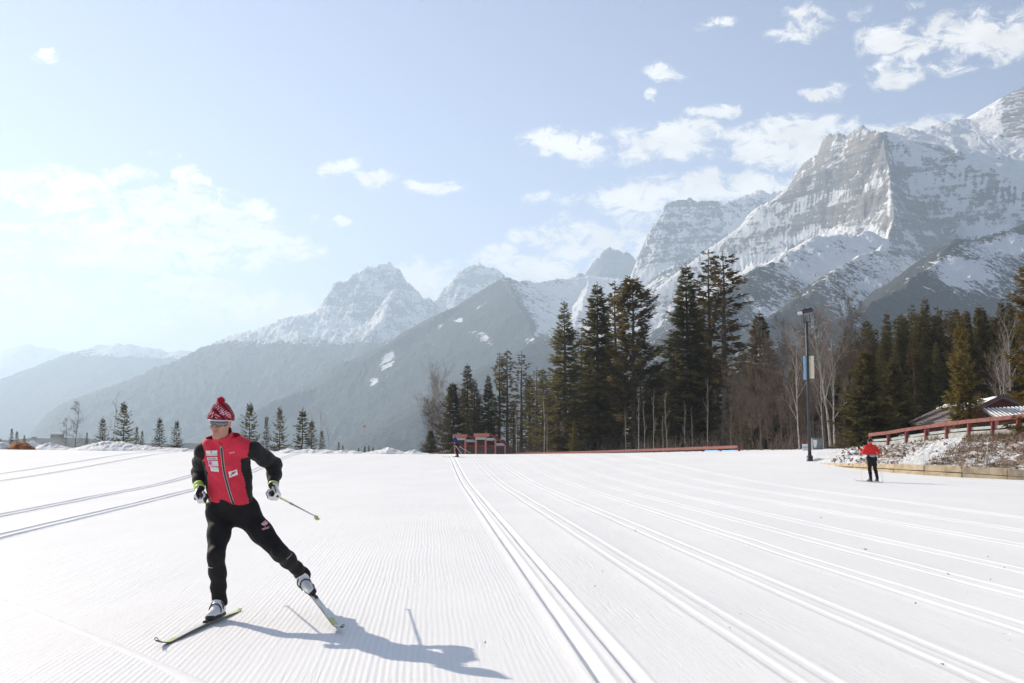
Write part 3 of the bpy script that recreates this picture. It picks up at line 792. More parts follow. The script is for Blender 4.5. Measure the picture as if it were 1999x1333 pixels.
def blades(base, direc, length, width, rs):
    """thin two-triangle sprigs: base points, unit directions, lengths, widths -> V, F"""
    n = len(base)
    rv = rs.normal(size=(n, 3)); s = np.cross(direc, rv); s /= (np.linalg.norm(s, axis=1, keepdims=True) + 1e-9)
    L = length[:, None]; w = width[:, None]
    mid = base + direc * L * .45
    tip = base + direc * L; tip[:, 2] -= .06 * length
    V = np.stack([base, mid + s * w * .5, tip, mid - s * w * .5], 1).reshape(-1, 3)
    F = np.arange(n * 4).reshape(n, 4)
    return V, F
def conifer(seed, H=15.0, R0=2.2, first=.04, whorl=.42, nb=6, droop=.35, up=.25, shape=.85, dens=1.0, clump=0.0, sprig=.42, irregular=.15, leader=.03, bend=0.0, lopside=0.0):
    """crown V,F and trunk MB of one conifer standing at the origin"""
    rs = np.random.RandomState(seed); rnd = random.Random(seed)
    B, D, L, Wd = [], [], [], []
    tr = MB()
    pts = [np.array([bend * math.sin(z * 3) * .25 + .04 * rnd.uniform(-1, 1), .04 * rnd.uniform(-1, 1), z * H]) for z in (0, .1, .25, .45, .65, .85, 1.0)]
    r0 = H * .0125
    tr.tube(pts, [r0 * 1.25, r0, r0 * .88, r0 * .68, r0 * .45, r0 * .2, .012], 7)
    z = first * H
    ph = rnd.uniform(0, 6)
    while z < H * (1 - leader):
        q = z / H
        axis = np.array([np.interp(z, [p[2] for p in pts], [p[0] for p in pts]), np.interp(z, [p[2] for p in pts], [p[1] for p in pts])])
        prof = max(0.03, (1 - q)) ** shape
        if q < .12 + first: prof *= .65 + .35 * min(1, (q - first) / .12 + .2)
        n = max(3, int(round(nb * (1 + rnd.uniform(-.25, .25)))))
        lev = 1 + rnd.uniform(-irregular, irregular)
        for b in range(n):
            ph += 2.4 + rnd.uniform(-.5, .5)
            ln = R0 * prof * lev * (1 + rnd.uniform(-.28, .2)) * (1 + lopside * math.cos(ph - 2.6))
            if rnd.random() < irregular * .35: continue
            ln = max(ln, .22)
            ang = up * (q * 1.6 - .25) - droop * (1 - q) * .9 + rnd.uniform(-.12, .12)
            h = np.array([math.cos(ph), math.sin(ph), 0])
            st = np.array([axis[0], axis[1], z + rnd.uniform(-.2, .2) * whorl])
            k = max(3, int(ln / .16))
            t = (np.arange(k) + rs.rand(k)) / k
            t0 = .12 if clump == 0 else .25 + .25 * clump
            t = t0 + (1 - t0) * t
            # the branch sags and then lifts at its tip
            zz = ln * (math.tan(ang) * t - droop * .25 * np.sin(t * math.pi) + up * .35 * t ** 3)
            P = st + h * (ln * t)[:, None]; P[:, 2] += zz
            side = np.array([-h[1], h[0], 0])
            ns = max(1, int(round(4 * dens)))
            for s in range(ns):
                sg = (1 if s % 2 == 0 else -1)
                a = rs.uniform(.45, 1.05, k)
                dv = h * np.cos(a)[:, None] + side * (sg * np.sin(a))[:, None]
                dv[:, 2] += rs.normal(0, .22, k) + math.tan(ang) * .5 - .10 * droop
                dv /= np.linalg.norm(dv, axis=1, keepdims=True)
                jit = rs.normal(0, .05 + .12 * clump, (k, 3)) * min(1, ln)
                B.append(P + jit); D.append(dv)
                sc = sprig * (.55 + .6 * (1 - t)) * rs.uniform(.7, 1.25, k)
                sc = np.minimum(sc, ln * .75 + .08)
                L.append(sc); Wd.append(sc * rs.uniform(.2, .34, k) * (1 + .5 * clump))
            # sprigs along the branch itself
            dv = np.repeat(h[None], k, 0) + rs.normal(0, .16, (k, 3)); dv[:, 2] += math.tan(ang)
            dv /= np.linalg.norm(dv, axis=1, keepdims=True)
            B.append(P); D.append(dv); L.append(np.full(k, min(sprig, ln * .6))); Wd.append(np.full(k, .08 + .04 * clump))
            if ln > .8: tr.tube([st, st + h * ln * .5 + np.array([0, 0, ln * (math.tan(ang) * .5 - droop * .25)]), st + h * ln * .92 + np.array([0, 0, zz[-1]])], [.035, .022, .008], 3, False)
        z += whorl * (.6 + .7 * rnd.random()) * (1 if q < .7 else .75)
    # leader
    k = 14
    P = np.zeros((k, 3)); P[:, 2] = np.linspace(H * (1 - leader * 2.2), H * .995, k); P[:, 0] = pts[-1][0]; P[:, 1] = pts[-1][1]
    dv = rs.normal(0, .5, (k, 3)); dv[:, 2] = .8; dv /= np.linalg.norm(dv, axis=1, keepdims=True)
    B.append(P); D.append(dv); L.append(np.full(k, .22)); Wd.append(np.full(k, .06))
    V, F = blades(np.concatenate(B), np.concatenate(D), np.concatenate(L), np.concatenate(Wd), rs)
    return V, F, tr
def conifer_proto(mat, bark=None, **k):
    V, F, tr = conifer(**k)
    return (mesh_np('crown', V, F, mat, False), tr.mesh('trunk', bark or M_bark, True), k.get('H', 15.0))
PROTO = {}
PROTO['layered'] = [conifer_proto(M_spruce, seed=1, H=17, R0=3.1, first=.02, whorl=.5, nb=7, droop=.42, up=.55, shape=.95, dens=.75, sprig=.6, irregular=.3)]
PROTO['dense'] = [conifer_proto(M_spruce, seed=s, H=18, R0=r, first=.02, whorl=.38, nb=7, droop=.3, up=.35, shape=.75, dens=1.0, sprig=.55, irregular=.22) for s, r in ((2, 2.6), (3, 2.2))]
PROTO['narrow'] = [conifer_proto(M_spruce, seed=s, H=17, R0=1.55, first=.05, whorl=.40, nb=6, droop=.3, up=.4, shape=.62, dens=1.0, sprig=.48, irregular=.28) for s in (4, 5, 6)]
PROTO['pine'] = [conifer_proto(M_pine, seed=s, H=20, R0=r, first=.10, whorl=.44, nb=7, droop=.12, up=.5, shape=.55, dens=1.25, clump=.8, sprig=.52, irregular=.5, leader=.015, lopside=.12) for s, r in ((7, 2.7), (8, 2.3))]
PROTO['tallpine'] = [conifer_proto(M_pine, seed=s, H=20, R0=1.9, first=f, whorl=.55, nb=5, droop=.18, up=.35, shape=.5, dens=1.0, clump=.6, sprig=.48, irregular=.5, leader=.015) for s, f in ((9, .16), (10, .3))]
PROTO['sparse'] = [conifer_proto(M_pine, seed=s, H=14, R0=1.25, first=.18, whorl=.5, nb=4, droop=.15, up=.4, shape=.5, dens=.7, clump=.5, sprig=.4, irregular=.5) for s in (11, 12)]
PROTO['young'] = [conifer_proto(M_young, seed=s, H=5, R0=r, first=.03, whorl=.26, nb=5, droop=.18, up=.75, shape=.95, dens=1.0, sprig=.29, irregular=.22, leader=.07) for s, r in ((13, 1.25), (14, 1.0), (15, 1.45))]
PROTO['bush'] = [conifer_proto(M_spruce, seed=16, H=8, R0=2.6, first=.0, whorl=.30, nb=8, droop=.2, up=.5, shape=.85, dens=1.1, sprig=.5, irregular=.2)]
PROTO['golden'] = [conifer_proto(M_gold, seed=17, H=9, R0=2.1, first=.02, whorl=.36, nb=7, droop=.3, up=.45, shape=.9, dens=.95, sprig=.5, irregular=.3)]
PROTO['goldpine'] = [conifer_proto(M_gold, seed=18, H=14, R0=3.0, first=.05, whorl=.5, nb=6, droop=.3, up=.4, shape=.6, dens=1.2, clump=.4, sprig=.5, irregular=.3)]

def bare_tree(seed, H, spread=.32, depth=4, kids=5, trunk_r=.11, lean=0.0, fork=.35, twig_n=1.0, tilt=.7):
    rnd = random.Random(seed); tr = MB(); tw = MB()
    def grow(p, d, L, r, lev):
        n = 4 if lev == 0 else 3
        pts = [p]; cur = p; dd = d
        for i in range(n):
            dd = dd + np.array([rnd.uniform(-1, 1), rnd.uniform(-1, 1), rnd.uniform(-.3, .6)]) * (.07 if lev == 0 else .16)
            dd = dd / np.linalg.norm(dd); cur = cur + dd * L / n; pts.append(cur)
        rr = [r * (1 - .75 * i / n) for i in range(n + 1)]
        if lev < 2: tr.tube(pts, rr, 6 if lev == 0 else 4, False)
        else: tw.tube(pts, [max(x, .006) for x in rr], 3, False)
        if lev >= depth: return
        nk = int(round(kids * (1.9 if lev == 0 else 1.0) * (twig_n if lev >= 1 else 1)))
        for i in range(nk):
            f = (fork if lev == 0 else .25) + (1 - (fork if lev == 0 else .25)) * (i + rnd.random()) / nk
            q = f * n; k = min(n - 1, int(q)); base = pts[k] + (pts[k + 1] - pts[k]) * (q - k)
            ax = pts[k + 1] - pts[k]; ax = ax / np.linalg.norm(ax)
            a = rnd.uniform(0, 2 * math.pi); s = np.cross(ax, (math.cos(a), math.sin(a), .3)); s /= np.linalg.norm(s)
            t = tilt + rnd.uniform(-.25, .25)
            nd = ax * math.cos(t) + s * math.sin(t); nd[2] += .18; nd /= np.linalg.norm(nd)
            grow(base, nd, L * (spread if lev == 0 else .55) * rnd.uniform(.6, 1.15) * (1.15 - .5 * f if lev == 0 else 1), r * (.42 if lev == 0 else .5) * (1.1 - .5 * f), lev + 1)
    d0 = np.array([lean, 0, 1.0]); d0 /= np.linalg.norm(d0)
    grow(np.zeros(3), d0, H, trunk_r, 0)
    return tr, tw
def bare_proto(bark, twig, seed, H, **k):
    tr, tw = bare_tree(seed, H, **k)
    return (tw.mesh('twigs', twig, True), tr.mesh('trunk', bark, True), H)
BARE = {}
BARE['birch'] = [bare_proto(M_birch, M_twig2, s, 10, spread=.36, kids=5, trunk_r=.11, lean=l, fork=.25, tilt=.62) for s, l in ((21, -.10), (22, .02), (23, .08))]
BARE['thicket'] = [bare_proto(M_twig, M_twig, s, 7, spread=.42, kids=6, trunk_r=.055, fork=.05, tilt=.75, twig_n=1.15) for s in (24, 25, 26)]
BARE['thin'] = [bare_proto(M_twig2, M_twig2, s, 8, spread=.2, kids=4, trunk_r=.05, fork=.35, tilt=.5, depth=3) for s in (27, 28)]
BARE['sapling'] = [bare_proto(M_birch, M_twig2, s, 8, spread=.16, kids=4, trunk_r=.055, fork=.3, tilt=.45, depth=3) for s in (29, 30)]
BARE['larch'] = [bare_proto(M_twig, M_twig, s, 6, spread=.2, kids=7, trunk_r=.06, fork=.1, tilt=1.0, depth=3) for s in (31,)]

_used = set()
def plant(name, kind, table, idx, px, py0, py1, Y, label, cat, group=None, wide=1.0, rz=None, lean=0.0):
    """stand a tree with its foot at photo pixel (px,py0), its top at py1, Y metres away"""
    lst = table[kind]; crown, trunk, H = lst[idx % len(lst)]
    base = at(px, py0, Y); top = at(px, py1, Y)
    s = (top[2] - base[2]) / H
    o = thing(name, label, cat, base - np.array([0, 0, .12]), group)
    rnd = random.Random(int(px * 13 + py1 * 7 + Y))
    o.rotation_euler = (0, lean, rz if rz is not None else rnd.uniform(0, 6.28))
    if kind == 'young': wide *= 1.18
    if table is PROTO and kind != 'young' and Y > 80: wide *= 1.5
    o.scale = (s * wide, s * wide, s * 1.0)
    for nm, me in (('crown' if table is PROTO else 'branches', crown), ('trunk', trunk)):
        c = bpy.data.objects.new(nm, me); C.objects.link(c); c.parent = o
    return o
KS, PN, BT, YS = 'spruce_tree', 'pine_tree', 'birch_tree', 'young_spruce'
# --- small spruces and bare trees on the left edge of the field
YL = 108
gl = 'young spruces behind the snow bank at the left'
for (px, b, t, i, w, Y, lab) in [
    (22, 872, 833, 1, .85, 104, 'tallest of the dark little spruces behind the rust brown mound'),
    (32, 872, 838, 0, .8, 104, 'dark little spruce squeezed between two others behind the brown mound'),
    (47, 872, 846, 1, 1.0, 104, 'short dark spruce at the right end of the brown mound'),
    (1, 874, 853, 0, .9, 104, 'small spruce cut by the left edge of the photo'),
    (169, 872, 841, 1, .8, YL, 'smallest lone spruce beside the bare tree on the left snow bank'),
    (199, 870, 812, 0, 1.05, YL, 'young spruce just left of the tallest spruce on the left bank'),
    (240, 870, 782, 2, 1.0, YL, 'tallest young spruce on the left snow bank, with long open branches'),
    (266, 872, 830, 1, .9, YL + 6, 'small spruce tucked against the right side of the tallest left spruce'),
    (277, 874, 838, 1, .85, YL + 3, 'thin little spruce at the end of the left clump'),
    (310, 875, 812, 0, 1.05, YL, 'young spruce standing alone in the middle of the left bank'),
    (344, 878, 818, 2, .85, YL, 'young spruce nearest the elbow side of the red vested skier'),
    (486, 885, 783, 2, .85, YL, 'broad young spruce right behind the skier shoulder'),
    (519, 882, 809, 1, .75, YL, 'slim young spruce with bare pointed tip beside the skier arm'),
    (545, 884, 791, 2, .75, YL, 'young spruce with low snowy branches above the skier elbow'),
    (589, 884, 795, 0, 1.15, YL, 'full young spruce leading the clump right of the skier'),
    (608, 885, 818, 1, 1.2, YL + 4, 'dark young spruce with a forked top in the clump right of the skier'),
    (628, 886, 837, 1, 1.0, YL + 2, 'shortest spruce of the clump right of the skier'),
    (661, 886, 860, 1, .9, YL + 12, 'tiny spruce beyond the bank with a yellowish left side'),
    (669, 886, 866, 0, .9, YL + 12, 'tiniest spruce beyond the bank right of the bare trees')]:
    plant(YS, 'young', PROTO, i, px, b, t, Y, lab, 'tree', gl, w)
for (px, b, t, k, i, lab) in [
    (146, 878, 783, 'larch', 0, 'tall thin bare tree standing out against the hazy hill at left'),
    (128, 878, 815, 'larch', 0, 'thinner bare tree left of the tall bare one on the left bank'),
    (222, 876, 778, 'thin', 0, 'faint bare tree rising behind the tallest left spruce'),
    (208, 876, 808, 'thin', 1, 'faint bare sapling between the left spruces'),
    (612, 888, 800, 'thin', 1, 'bare tree rising behind the forked spruce right of the skier'),
    (625, 888, 798, 'thin', 0, 'pale bare poplar just right of the skier spruce clump'),
    (644, 888, 815, 'thin', 1, 'last pale bare poplar right of the skier spruce clump')]:
    plant('bare_tree', k, BARE, i, px, b, t, YL + 8, lab, 'tree', 'bare trees along the left bank')
for q, (px, t) in enumerate([(700, 876), (712, 873), (720, 872), (728, 875)]):
    plant('spruce_tree', 'narrow', PROTO, q, px, 892, t - 4, 230, 'tiny dark spruce in the distant row beyond the low snow lumps', 'tree', 'distant spruces beyond the snow lumps', 1.3)
# --- the tall group in the middle
gm = 'tall conifers behind the red rail'
for (k, nm, i, px, b, t, Y, w, lab) in [
    ('bush', KS, 0, 884, 890, 745, 172, .62, 'broad low spruce just behind the red kiosk shelters'),
    ('narrow', KS, 0, 912, 890, 708, 178, 1.05, 'tall narrow spruce above the left kiosk shelter'),
    ('narrow', KS, 1, 926, 890, 738, 174, 1.1, 'dark spruce leaning on the tall narrow one above the kiosk'),
    ('dense', KS, 1, 953, 890, 728, 176, .80, 'pointed dark spruce right behind the right kiosk shelter'),
    ('tallpine', PN, 0, 975, 890, 686, 176, .85, 'slim brownish pine with its twin right of the kiosk'),
    ('tallpine', PN, 1, 990, 890, 679, 174, .85, 'taller slim brownish pine right of the kiosk'),
    ('sparse', PN, 0, 1018, 888, 684, 168, .95, 'thin sparse pine standing alone right of the brown pines'),
    ('sparse', PN, 1, 1048, 888, 716, 162, 1.15, 'shorter sparse pine left of the big layered spruce'),
    ('layered', KS, 0, 1103, 888, 585, 150, .88, 'big dark spruce with separate drooping layers and a bare pointed tip'),
    ('sparse', PN, 0, 1136, 888, 640, 168, 1.2, 'half hidden sparse spruce right behind the layered spruce'),
    ('dense', PN, 0, 1168, 888, 548, 152, .95, 'tall full conifer right of the layered spruce'),
    ('tallpine', PN, 0, 1203, 888, 547, 162, .9, 'slim tree top showing between the two broad tall conifers'),
    ('pine', PN, 0, 1238, 887, 542, 146, 1.02, 'broad brownish pine with clumpy ragged outline, widest of the middle group'),
    ('golden', KS, 0, 1122, 890, 820, 142, .62, 'small golden green spruce at the foot of the layered spruce'),
    ('dense', KS, 1, 1345, 884, 511, 140, .98, 'tall dark conifer left of the two tallest trees'),
    ('tallpine', PN, 0, 1389, 884, 485, 142, .92, 'tallest tree of the middle group with a dense pointed top'),
    ('tallpine', PN, 1, 1418, 884, 489, 136, 1.15, 'tall pine with bare trunk and airy top at the right of the tallest tree'),
    ('dense', KS, 0, 1488, 880, 604, 128, 1.05, 'pointed spruce at the right end of the tall group'),
    ('narrow', KS, 2, 1318, 886, 640, 150, 1.2, 'dark spruce low between the broad pine and the tall dark conifer'),
    ('narrow', KS, 0, 1283, 888, 700, 160, 1.2, 'dark filler spruce behind the thin pale saplings'),
    ('narrow', KS, 1, 1365, 886, 600, 152, 1.3, 'dark spruce filling the gap under the tallest tree'),
    ('pine', PN, 1, 1452, 882, 690, 134, .75, 'brown half dead pine left of the pointed spruce'),
    ('narrow', KS, 2, 1072, 889, 760, 170, 1.2, 'small dark spruce hidden left of the layered spruce'),
    ('narrow', KS, 2, 1190, 888, 640, 166, 1.4, 'dark spruce filling the middle of the broad tall conifers'),
    ('bush', KS, 0, 840, 892, 838, 165, .9, 'small pale spruce left of the kiosk')]:
    plant(nm, k, PROTO, i, px, b, t, Y, lab, 'tree', gm, w)
for (px, b, t, Y, k, i, lab) in [
    (838, 892, 750, 176, 'birch', 0, 'leftmost pale bare tree left of the kiosk'),
    (852, 892, 742, 178, 'birch', 1, 'tallest pale bare tree left of the kiosk'),
    (864, 892, 756, 174, 'birch', 2, 'pale bare tree touching the spruce left of the kiosk'),
    (848, 892, 800, 168, 'thicket', 0, 'brown leafless shrub at the foot of the pale bare trees'),
    (868, 892, 810, 168, 'thicket', 1, 'brown leafless shrub between the small spruce and the kiosk')]:
    plant('bare_tree', k, BARE, i, px, b, t, Y, lab, 'tree', 'bare trees left of the kiosk')
gs = 'thin pale saplings under the tall conifers'
for (px, t, lab) in [(1008, 800, 'thin pale sapling under the slim brown pines'), (1062, 770, 'crooked pale sapling left of the layered spruce'),
    (1068, 820, 'short crooked sapling left of the layered spruce'), (1247, 775, 'pale straight sapling under the broad brown pine'),
    (1258, 790, 'second pale sapling under the broad brown pine'), (1276, 770, 'pale sapling in the gap right of the broad brown pine'),
    (1303, 765, 'pale sapling standing clear left of the tall dark conifer'), (1338, 790, 'grey sapling under the tall dark conifer'),
    (1352, 800, 'thin grey sapling right under the tall dark conifer'), (1381, 740, 'long pale sapling under the tallest tree'), (1428, 800, 'pale sapling under the airy tall pine'),
    (1222, 800, 'dim sapling at the left side of the broad brown pine'), (1295, 810, 'short sapling in the gap right of the broad pine')]:
    plant('sapling', 'sapling', BARE, int(px), px, 887, t, 128, lab, 'tree', gs, .8)
gd = 'dim conifers deep behind the tall group'
for q, px in enumerate([905, 935, 965, 1003, 1034, 1060, 1090, 1122, 1152, 1186, 1216, 1252, 1268, 1292, 1312, 1332, 1360, 1380, 1404, 1432]):
    t = np.interp(px, [900, 1000, 1100, 1200, 1290, 1350, 1440], [770, 765, 720, 680, 740, 670, 720]) + 22 * math.sin(px * 1.7)
    plant(KS, 'narrow', PROTO, q, px, 889, t, 186 + 5 * (q % 4), 'dim conifer filling the gaps deep behind the tall group', 'tree', gd, 1.15)
# --- birches and brown thicket around the lamp post
gb = 'bare trees around the lamp post'
for (px, b, t, Y, k, i, w, le, lab) in [
    (1561, 878, 678, 92, 'birch', 0, .8, 0, 'leaning white stemmed birch just left of the lamp post'),
    (1608, 872, 690, 96, 'birch', 0, .6, 0, 'thin birch crossing behind the lamp post'),
    (1621, 868, 618, 95, 'birch', 1, .85, 0, 'largest white birch right of the lamp post with forked crown'),
    (1629, 868, 660, 97, 'birch', 2, .8, 0, 'twin stem close behind the largest birch'),
    (1528, 878, 700, 108, 'thicket', 0, .9, 0, 'big brown twiggy tree left of the leaning birch'),
    (1500, 880, 735, 112, 'thicket', 1, .9, 0, 'brown twiggy tree at the foot of the pointed spruce'),
    (1545, 878, 680, 116, 'thicket', 2, .8, 0, 'tall brown twiggy tree behind the leaning birch'),
    (1590, 874, 660, 112, 'thicket', 0, .8, 0, 'tall brown twiggy tree behind the lamp post'),
    (1648, 868, 640, 112, 'thicket', 1, .8, 0, 'tall brown twiggy tree between the birch and the green spruce'),
    (1575, 876, 760, 104, 'thicket', 2, 1.1, 0, 'low brown twiggy bush right behind the blue barrier'),
    (1470, 880, 770, 116, 'thicket', 2, 1.0, 0, 'low brown twiggy bush left of the leaning birch'),
    (1612, 872, 650, 120, 'thin', 0, 1.6, 0, 'thin pale bare tree behind the largest birch')]:
    plant('birch_tree' if k == 'birch' else 'bare_tree', k, BARE, i, px, b, t, Y, lab, 'tree', gb, w)
gt = 'dim conifers behind the brown thicket'
for q, (px, t) in enumerate([(1508, 730), (1528, 700), (1550, 690), (1572, 705), (1592, 680), (1612, 690), (1632, 672), (1650, 665), (1440, 730), (1468, 690)]):
    plant(KS, 'narrow', PROTO, q, px, 878, t + 14, 126 + 4 * (q % 3), 'dim conifer half veiled by the brown thicket near the lamp post', 'tree', gt, .95)
tk = random.Random(44)
for q in range(5):
    px = 1450 + 40 * q + tk.uniform(-5, 5)
    plant('bare_tree', 'thicket', BARE, q, px, 879, tk.uniform(690, 770), tk.uniform(104, 126), 'brown twiggy shrub tree in the dense thicket around the lamp post', 'tree', 'brown thicket around the lamp post', tk.uniform(.85, 1.2))
# --- forest on the right
plant(KS, 'bush', PROTO, 0, 1694, 868, 680, 88, 'broad dark green spruce skirted to the ground at the end of the fence', 'tree', 'spruces beside the upper fence', .82)
plant(KS, 'bush', PROTO, 0, 1748, 864, 700, 92, 'second broad dark spruce right of the one at the fence end', 'tree', 'spruces beside the upper fence', .78, 2.0)
plant(KS, 'golden', PROTO, 0, 1882, 848, 606, 72, 'golden green spruce in front of the house roof', 'tree', 'golden conifers by the house', .78)
plant(PN, 'goldpine', PROTO, 0, 2046, 850, 440, 56, 'golden conifer reaching in from the right edge of the photo', 'tree', 'golden conifers by the house', .95, .6)
fr = random.Random(5)
tops = [(1655, 640), (1690, 618), (1715, 612), (1745, 606), (1772, 606), (1812, 580), (1850, 590), (1875, 592), (1905, 582), (1930, 587), (1955, 592), (1985, 572), (2020, 570)]
gf = 'dark conifers of the forest at the right'
fl = ['dark conifer standing in the dense forest behind the house at the right']
for row, (Y, dy, n) in enumerate([(118, 34, 17), (130, 14, 20), (146, 0, 20), (165, -2, 18)]):
    for i in range(n):
        px = 1648 + (2110 - 1648) * (i + fr.uniform(-.3, .3) + .5 * (row % 2)) / n
        t = np.interp(px, [a for a, b in tops], [b for a, b in tops]) + dy + fr.uniform(-8, 26)
        if row == 0: t += 18
        kind, k = fr.choice([('narrow', 0), ('narrow', 1), ('narrow', 2), ('dense', 1), ('tallpine', 0)])
        plant(KS, kind, PROTO, k, px, 862, t, Y, fl[0], 'tree', gf, fr.uniform(.62, .88))
for (px, b, t, Y) in [(1958, 836, 690, 100), (1975, 840, 640, 104), (1965, 838, 712, 98)]:
    plant('birch_tree', 'birch', BARE, int(px), px, b, t, Y, {1958: 'pale bare birch standing behind the house gable', 1975: 'tallest pale bare birch right of the house gable', 1965: 'low pale bare birch against the forest by the house'}[px], 'tree', 'birches by the house', .8)

# --- brown undergrowth in the shade of the tall trees
ub = MB(); ur = random.Random(9)
for i in range(900):
    px = ur.uniform(880, 1680); Y = ur.uniform(112, 165) if px < 1500 else ur.uniform(98, 130)
    if px < 1450: Y = max(Y, np.interp(px, [880, 990, 1443], [172, 164, 108]) + ur.uniform(0, 10))
    b = at(px, 884, Y); b[2] = float(ground(b[0], Y)) - .1
    for k in range(3):
        h = ur.uniform(.7, 2.4); d = np.array([ur.uniform(-.5, .5), ur.uniform(-.5, .5), 1.0])
        ub.tube([b, b + d * h * .5, b + d * h + np.array([ur.uniform(-.4, .4), 0, 0])], [.03, .02, .006], 3, False)
setp(ub.part('undergrowth', M_twig), kind='stuff')
# ================================================================== EMBANKMENT, WALL, FENCES, HOUSE, LAMP POST, KIOSK
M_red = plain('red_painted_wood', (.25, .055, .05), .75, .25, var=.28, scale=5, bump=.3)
M_redlit = plain('sunlit_red_wood', (.27, .11, .095), .8, .2, var=.25, scale=5, bump=.3)  # paler copy of the post red: sunlight on the rails put into the colour
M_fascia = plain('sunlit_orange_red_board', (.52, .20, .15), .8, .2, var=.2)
M_pale = plain('pale_weathered_plank', (.42, .46, .44), .8, .2, var=.15, scale=4)
M_conc = plain('pale_concrete', (.44, .45, .43), .9, .1, var=.2, scale=2)
M_timber = plain('new_yellow_timber', (.50, .40, .27), .85, .15, var=.22, scale=3, bump=.3)
M_dark = plain('dark_painted_steel', (.055, .055, .058), .5, .4, var=.2)
M_grey = plain('grey_metal', (.22, .23, .23), .5, .4, metal=.2, var=.15)
M_lens = plain('lamp_glass', (.55, .56, .55), .2, .5, var=.05)
M_blue = plain('pale_blue_cloth', (.34, .60, .80), .8, .1, var=.08)
M_beige = plain('cream_cloth', (.84, .73, .55), .8, .1, var=.08)
M_white = plain('white_paint', (.78, .78, .76), .6, .3, var=.06)
M_brownwall = plain('mauve_brown_board', (.10, .072, .068), .85, .15, var=.2, scale=4)
M_sign = plain('blue_grey_sign_board', (.42, .47, .50), .7, .2, var=.1)
M_shingle = plain('brown_grey_shingle', (.19, .155, .145), .95, .1, var=.25, scale=5, bump=.4, bscale=12)
M_shingle2 = plain('weathered_shingle', (.25, .215, .20), .95, .1, var=.3, scale=7, bump=.4, bscale=12)
M_wallred = plain('dark_red_siding', (.11, .045, .045), .85, .15, var=.2)
M_rust = plain('rust_brown_earth', (.30, .12, .055), .95, .1, var=.4, scale=2.5, bump=.6, bscale=9)
M_rock = plain('grey_brown_rock', (.24, .19, .165), .95, .1, var=.45, scale=1.3, bump=.4)
M_straw = plain('dry_straw_grass', (.34, .235, .135), .95, .1, var=.35, scale=.8)

def slope_material():
    m, t, o = new_mat('snowy_rubble'); N = NT(t); p = N.pos()
    a = N.noise(p, 2.4, 6, .72); b = N.noise(p, .45, 4, .6)
    at_ = N.n('ShaderNodeAttribute'); at_.attribute_name = 'mask'
    sp = N.n('ShaderNodeSeparateColor'); N.l(at_.outputs['Color'], sp.inputs[0])
    k = N.math('ADD', sp.outputs[0], N.math('ADD', N.math('MULTIPLY', N.math('SUBTRACT', a, .5), 1.5), N.math('MULTIPLY', N.math('SUBTRACT', b, .5), .8)))
    earth = N.mix(N.rng(a, .3, .7), (.20, .14, .105), (.33, .25, .19))
    c = N.mix(N.rng(k, .44, .56), (.82, .82, .81), earth)
    N.bsdf(o, c, .9, .1, 0, N.bump(a, .9, .18))
    return m
M_slope = slope_material()

# wall foot on the ground, fence line above it, both as curves of photo pixel and distance
WALL_PX = [(1588, 906), (1640, 912.5), (1700, 918), (1760, 922.5), (1830, 928), (1900, 933), (1999, 940.5), (2090, 947), (2180, 954)]
WALL_Y = [59, 55, 51.5, 49.2, 47.2, 45.8, 44.2, 43.2, 42.4]
wallP = []
for (px, py), Y in zip(WALL_PX, WALL_Y):
    q = at(px, py, Y); wallP.append(q)
wallP = np.array(wallP)
def wall_top(i): return .06 + .42 * min(1, i / 6.0) ** .8
fence_px = [(1699, 872.5, 846, 74.6), (1734, 871.5, 842, 72.2), (1769.5, 866.8, 836, 69.8), (1808, 861, 830.5, 67.4), (1848, 857, 825, 65), (1891.7, 853, 819.3, 62.6), (1938, 851, 815, 60.2), (1988, 847.5, 809.7, 57.9), (2041, 843, 803, 55.8), (2100, 838, 796, 53.8)]
fenceB = np.array([at(px, b, Y) for px, b, t, Y in fence_px]); fenceT = np.array([at(px, t, Y) for px, b, t, Y in fence_px])
def along(P, n):
    s = np.concatenate([[0], np.cumsum(np.linalg.norm(np.diff(P, axis=0), axis=1))]); q = np.linspace(0, s[-1], n)
    return np.stack([np.interp(q, s, P[:, k]) for k in range(3)], 1)
NS = 260
lo = along(wallP, NS); lo[:, 2] += np.array([wall_top(8 * i / (NS - 1)) for i in range(NS)]) - .05
start = at(1600, 880, 70.0); start[2] = 1.05
hi_pts = np.vstack([[start], fenceB])
hi = along(hi_pts, NS)
rowsE = []
MR = 46
for j in range(MR):
    v = j / (MR - 1)
    rowsE.append(lo * (1 - v) + hi * v + np.array([0, 0, .18]) * math.sin(math.pi * v))
back = []
for j in range(1, 26):
    d = np.stack([hi[:, 0] * 0 + .45, hi[:, 1] * 0 + .9, 0 * hi[:, 0]], 1) * (1.0 if j < 6 else 1) 
    off = np.array([.35, .94, 0]) * (j * .5 if j <= 6 else 3 + (j - 6) * 4.0)
    q = hi + off; q[:, 2] = np.maximum(hi[:, 2] + .012 * max(0, j * .5 - 2) - (0.0), 0) + .05 * np.maximum(0, j - 8) * .4
    back.append(q)
E_ = np.array(rowsE + back)
tt = np.linspace(0, 1, NS)[None, :]; vv = np.clip(np.arange(E_.shape[0]) / (MR - 1), 0, 1)[:, None]
onslope = (np.arange(E_.shape[0]) < MR)[:, None] * np.sin(np.pi * np.clip(vv, 0, 1)) ** .5
lump = ridged(E_[..., 0] * .8, E_[..., 1] * .8, 4, 61) * .16 + fbm(E_[..., 0] * 2.2, E_[..., 1] * 2.2, 3, 64) * .14
E_[..., 2] += lump * onslope * sstep(0.02, .2, tt)
me = mesh_np('embankment', E_.reshape(-1, 3), grid_faces(E_.shape[0], NS), M_slope)
ca = me.color_attributes.new(name='mask', type='FLOAT_COLOR', domain='POINT')
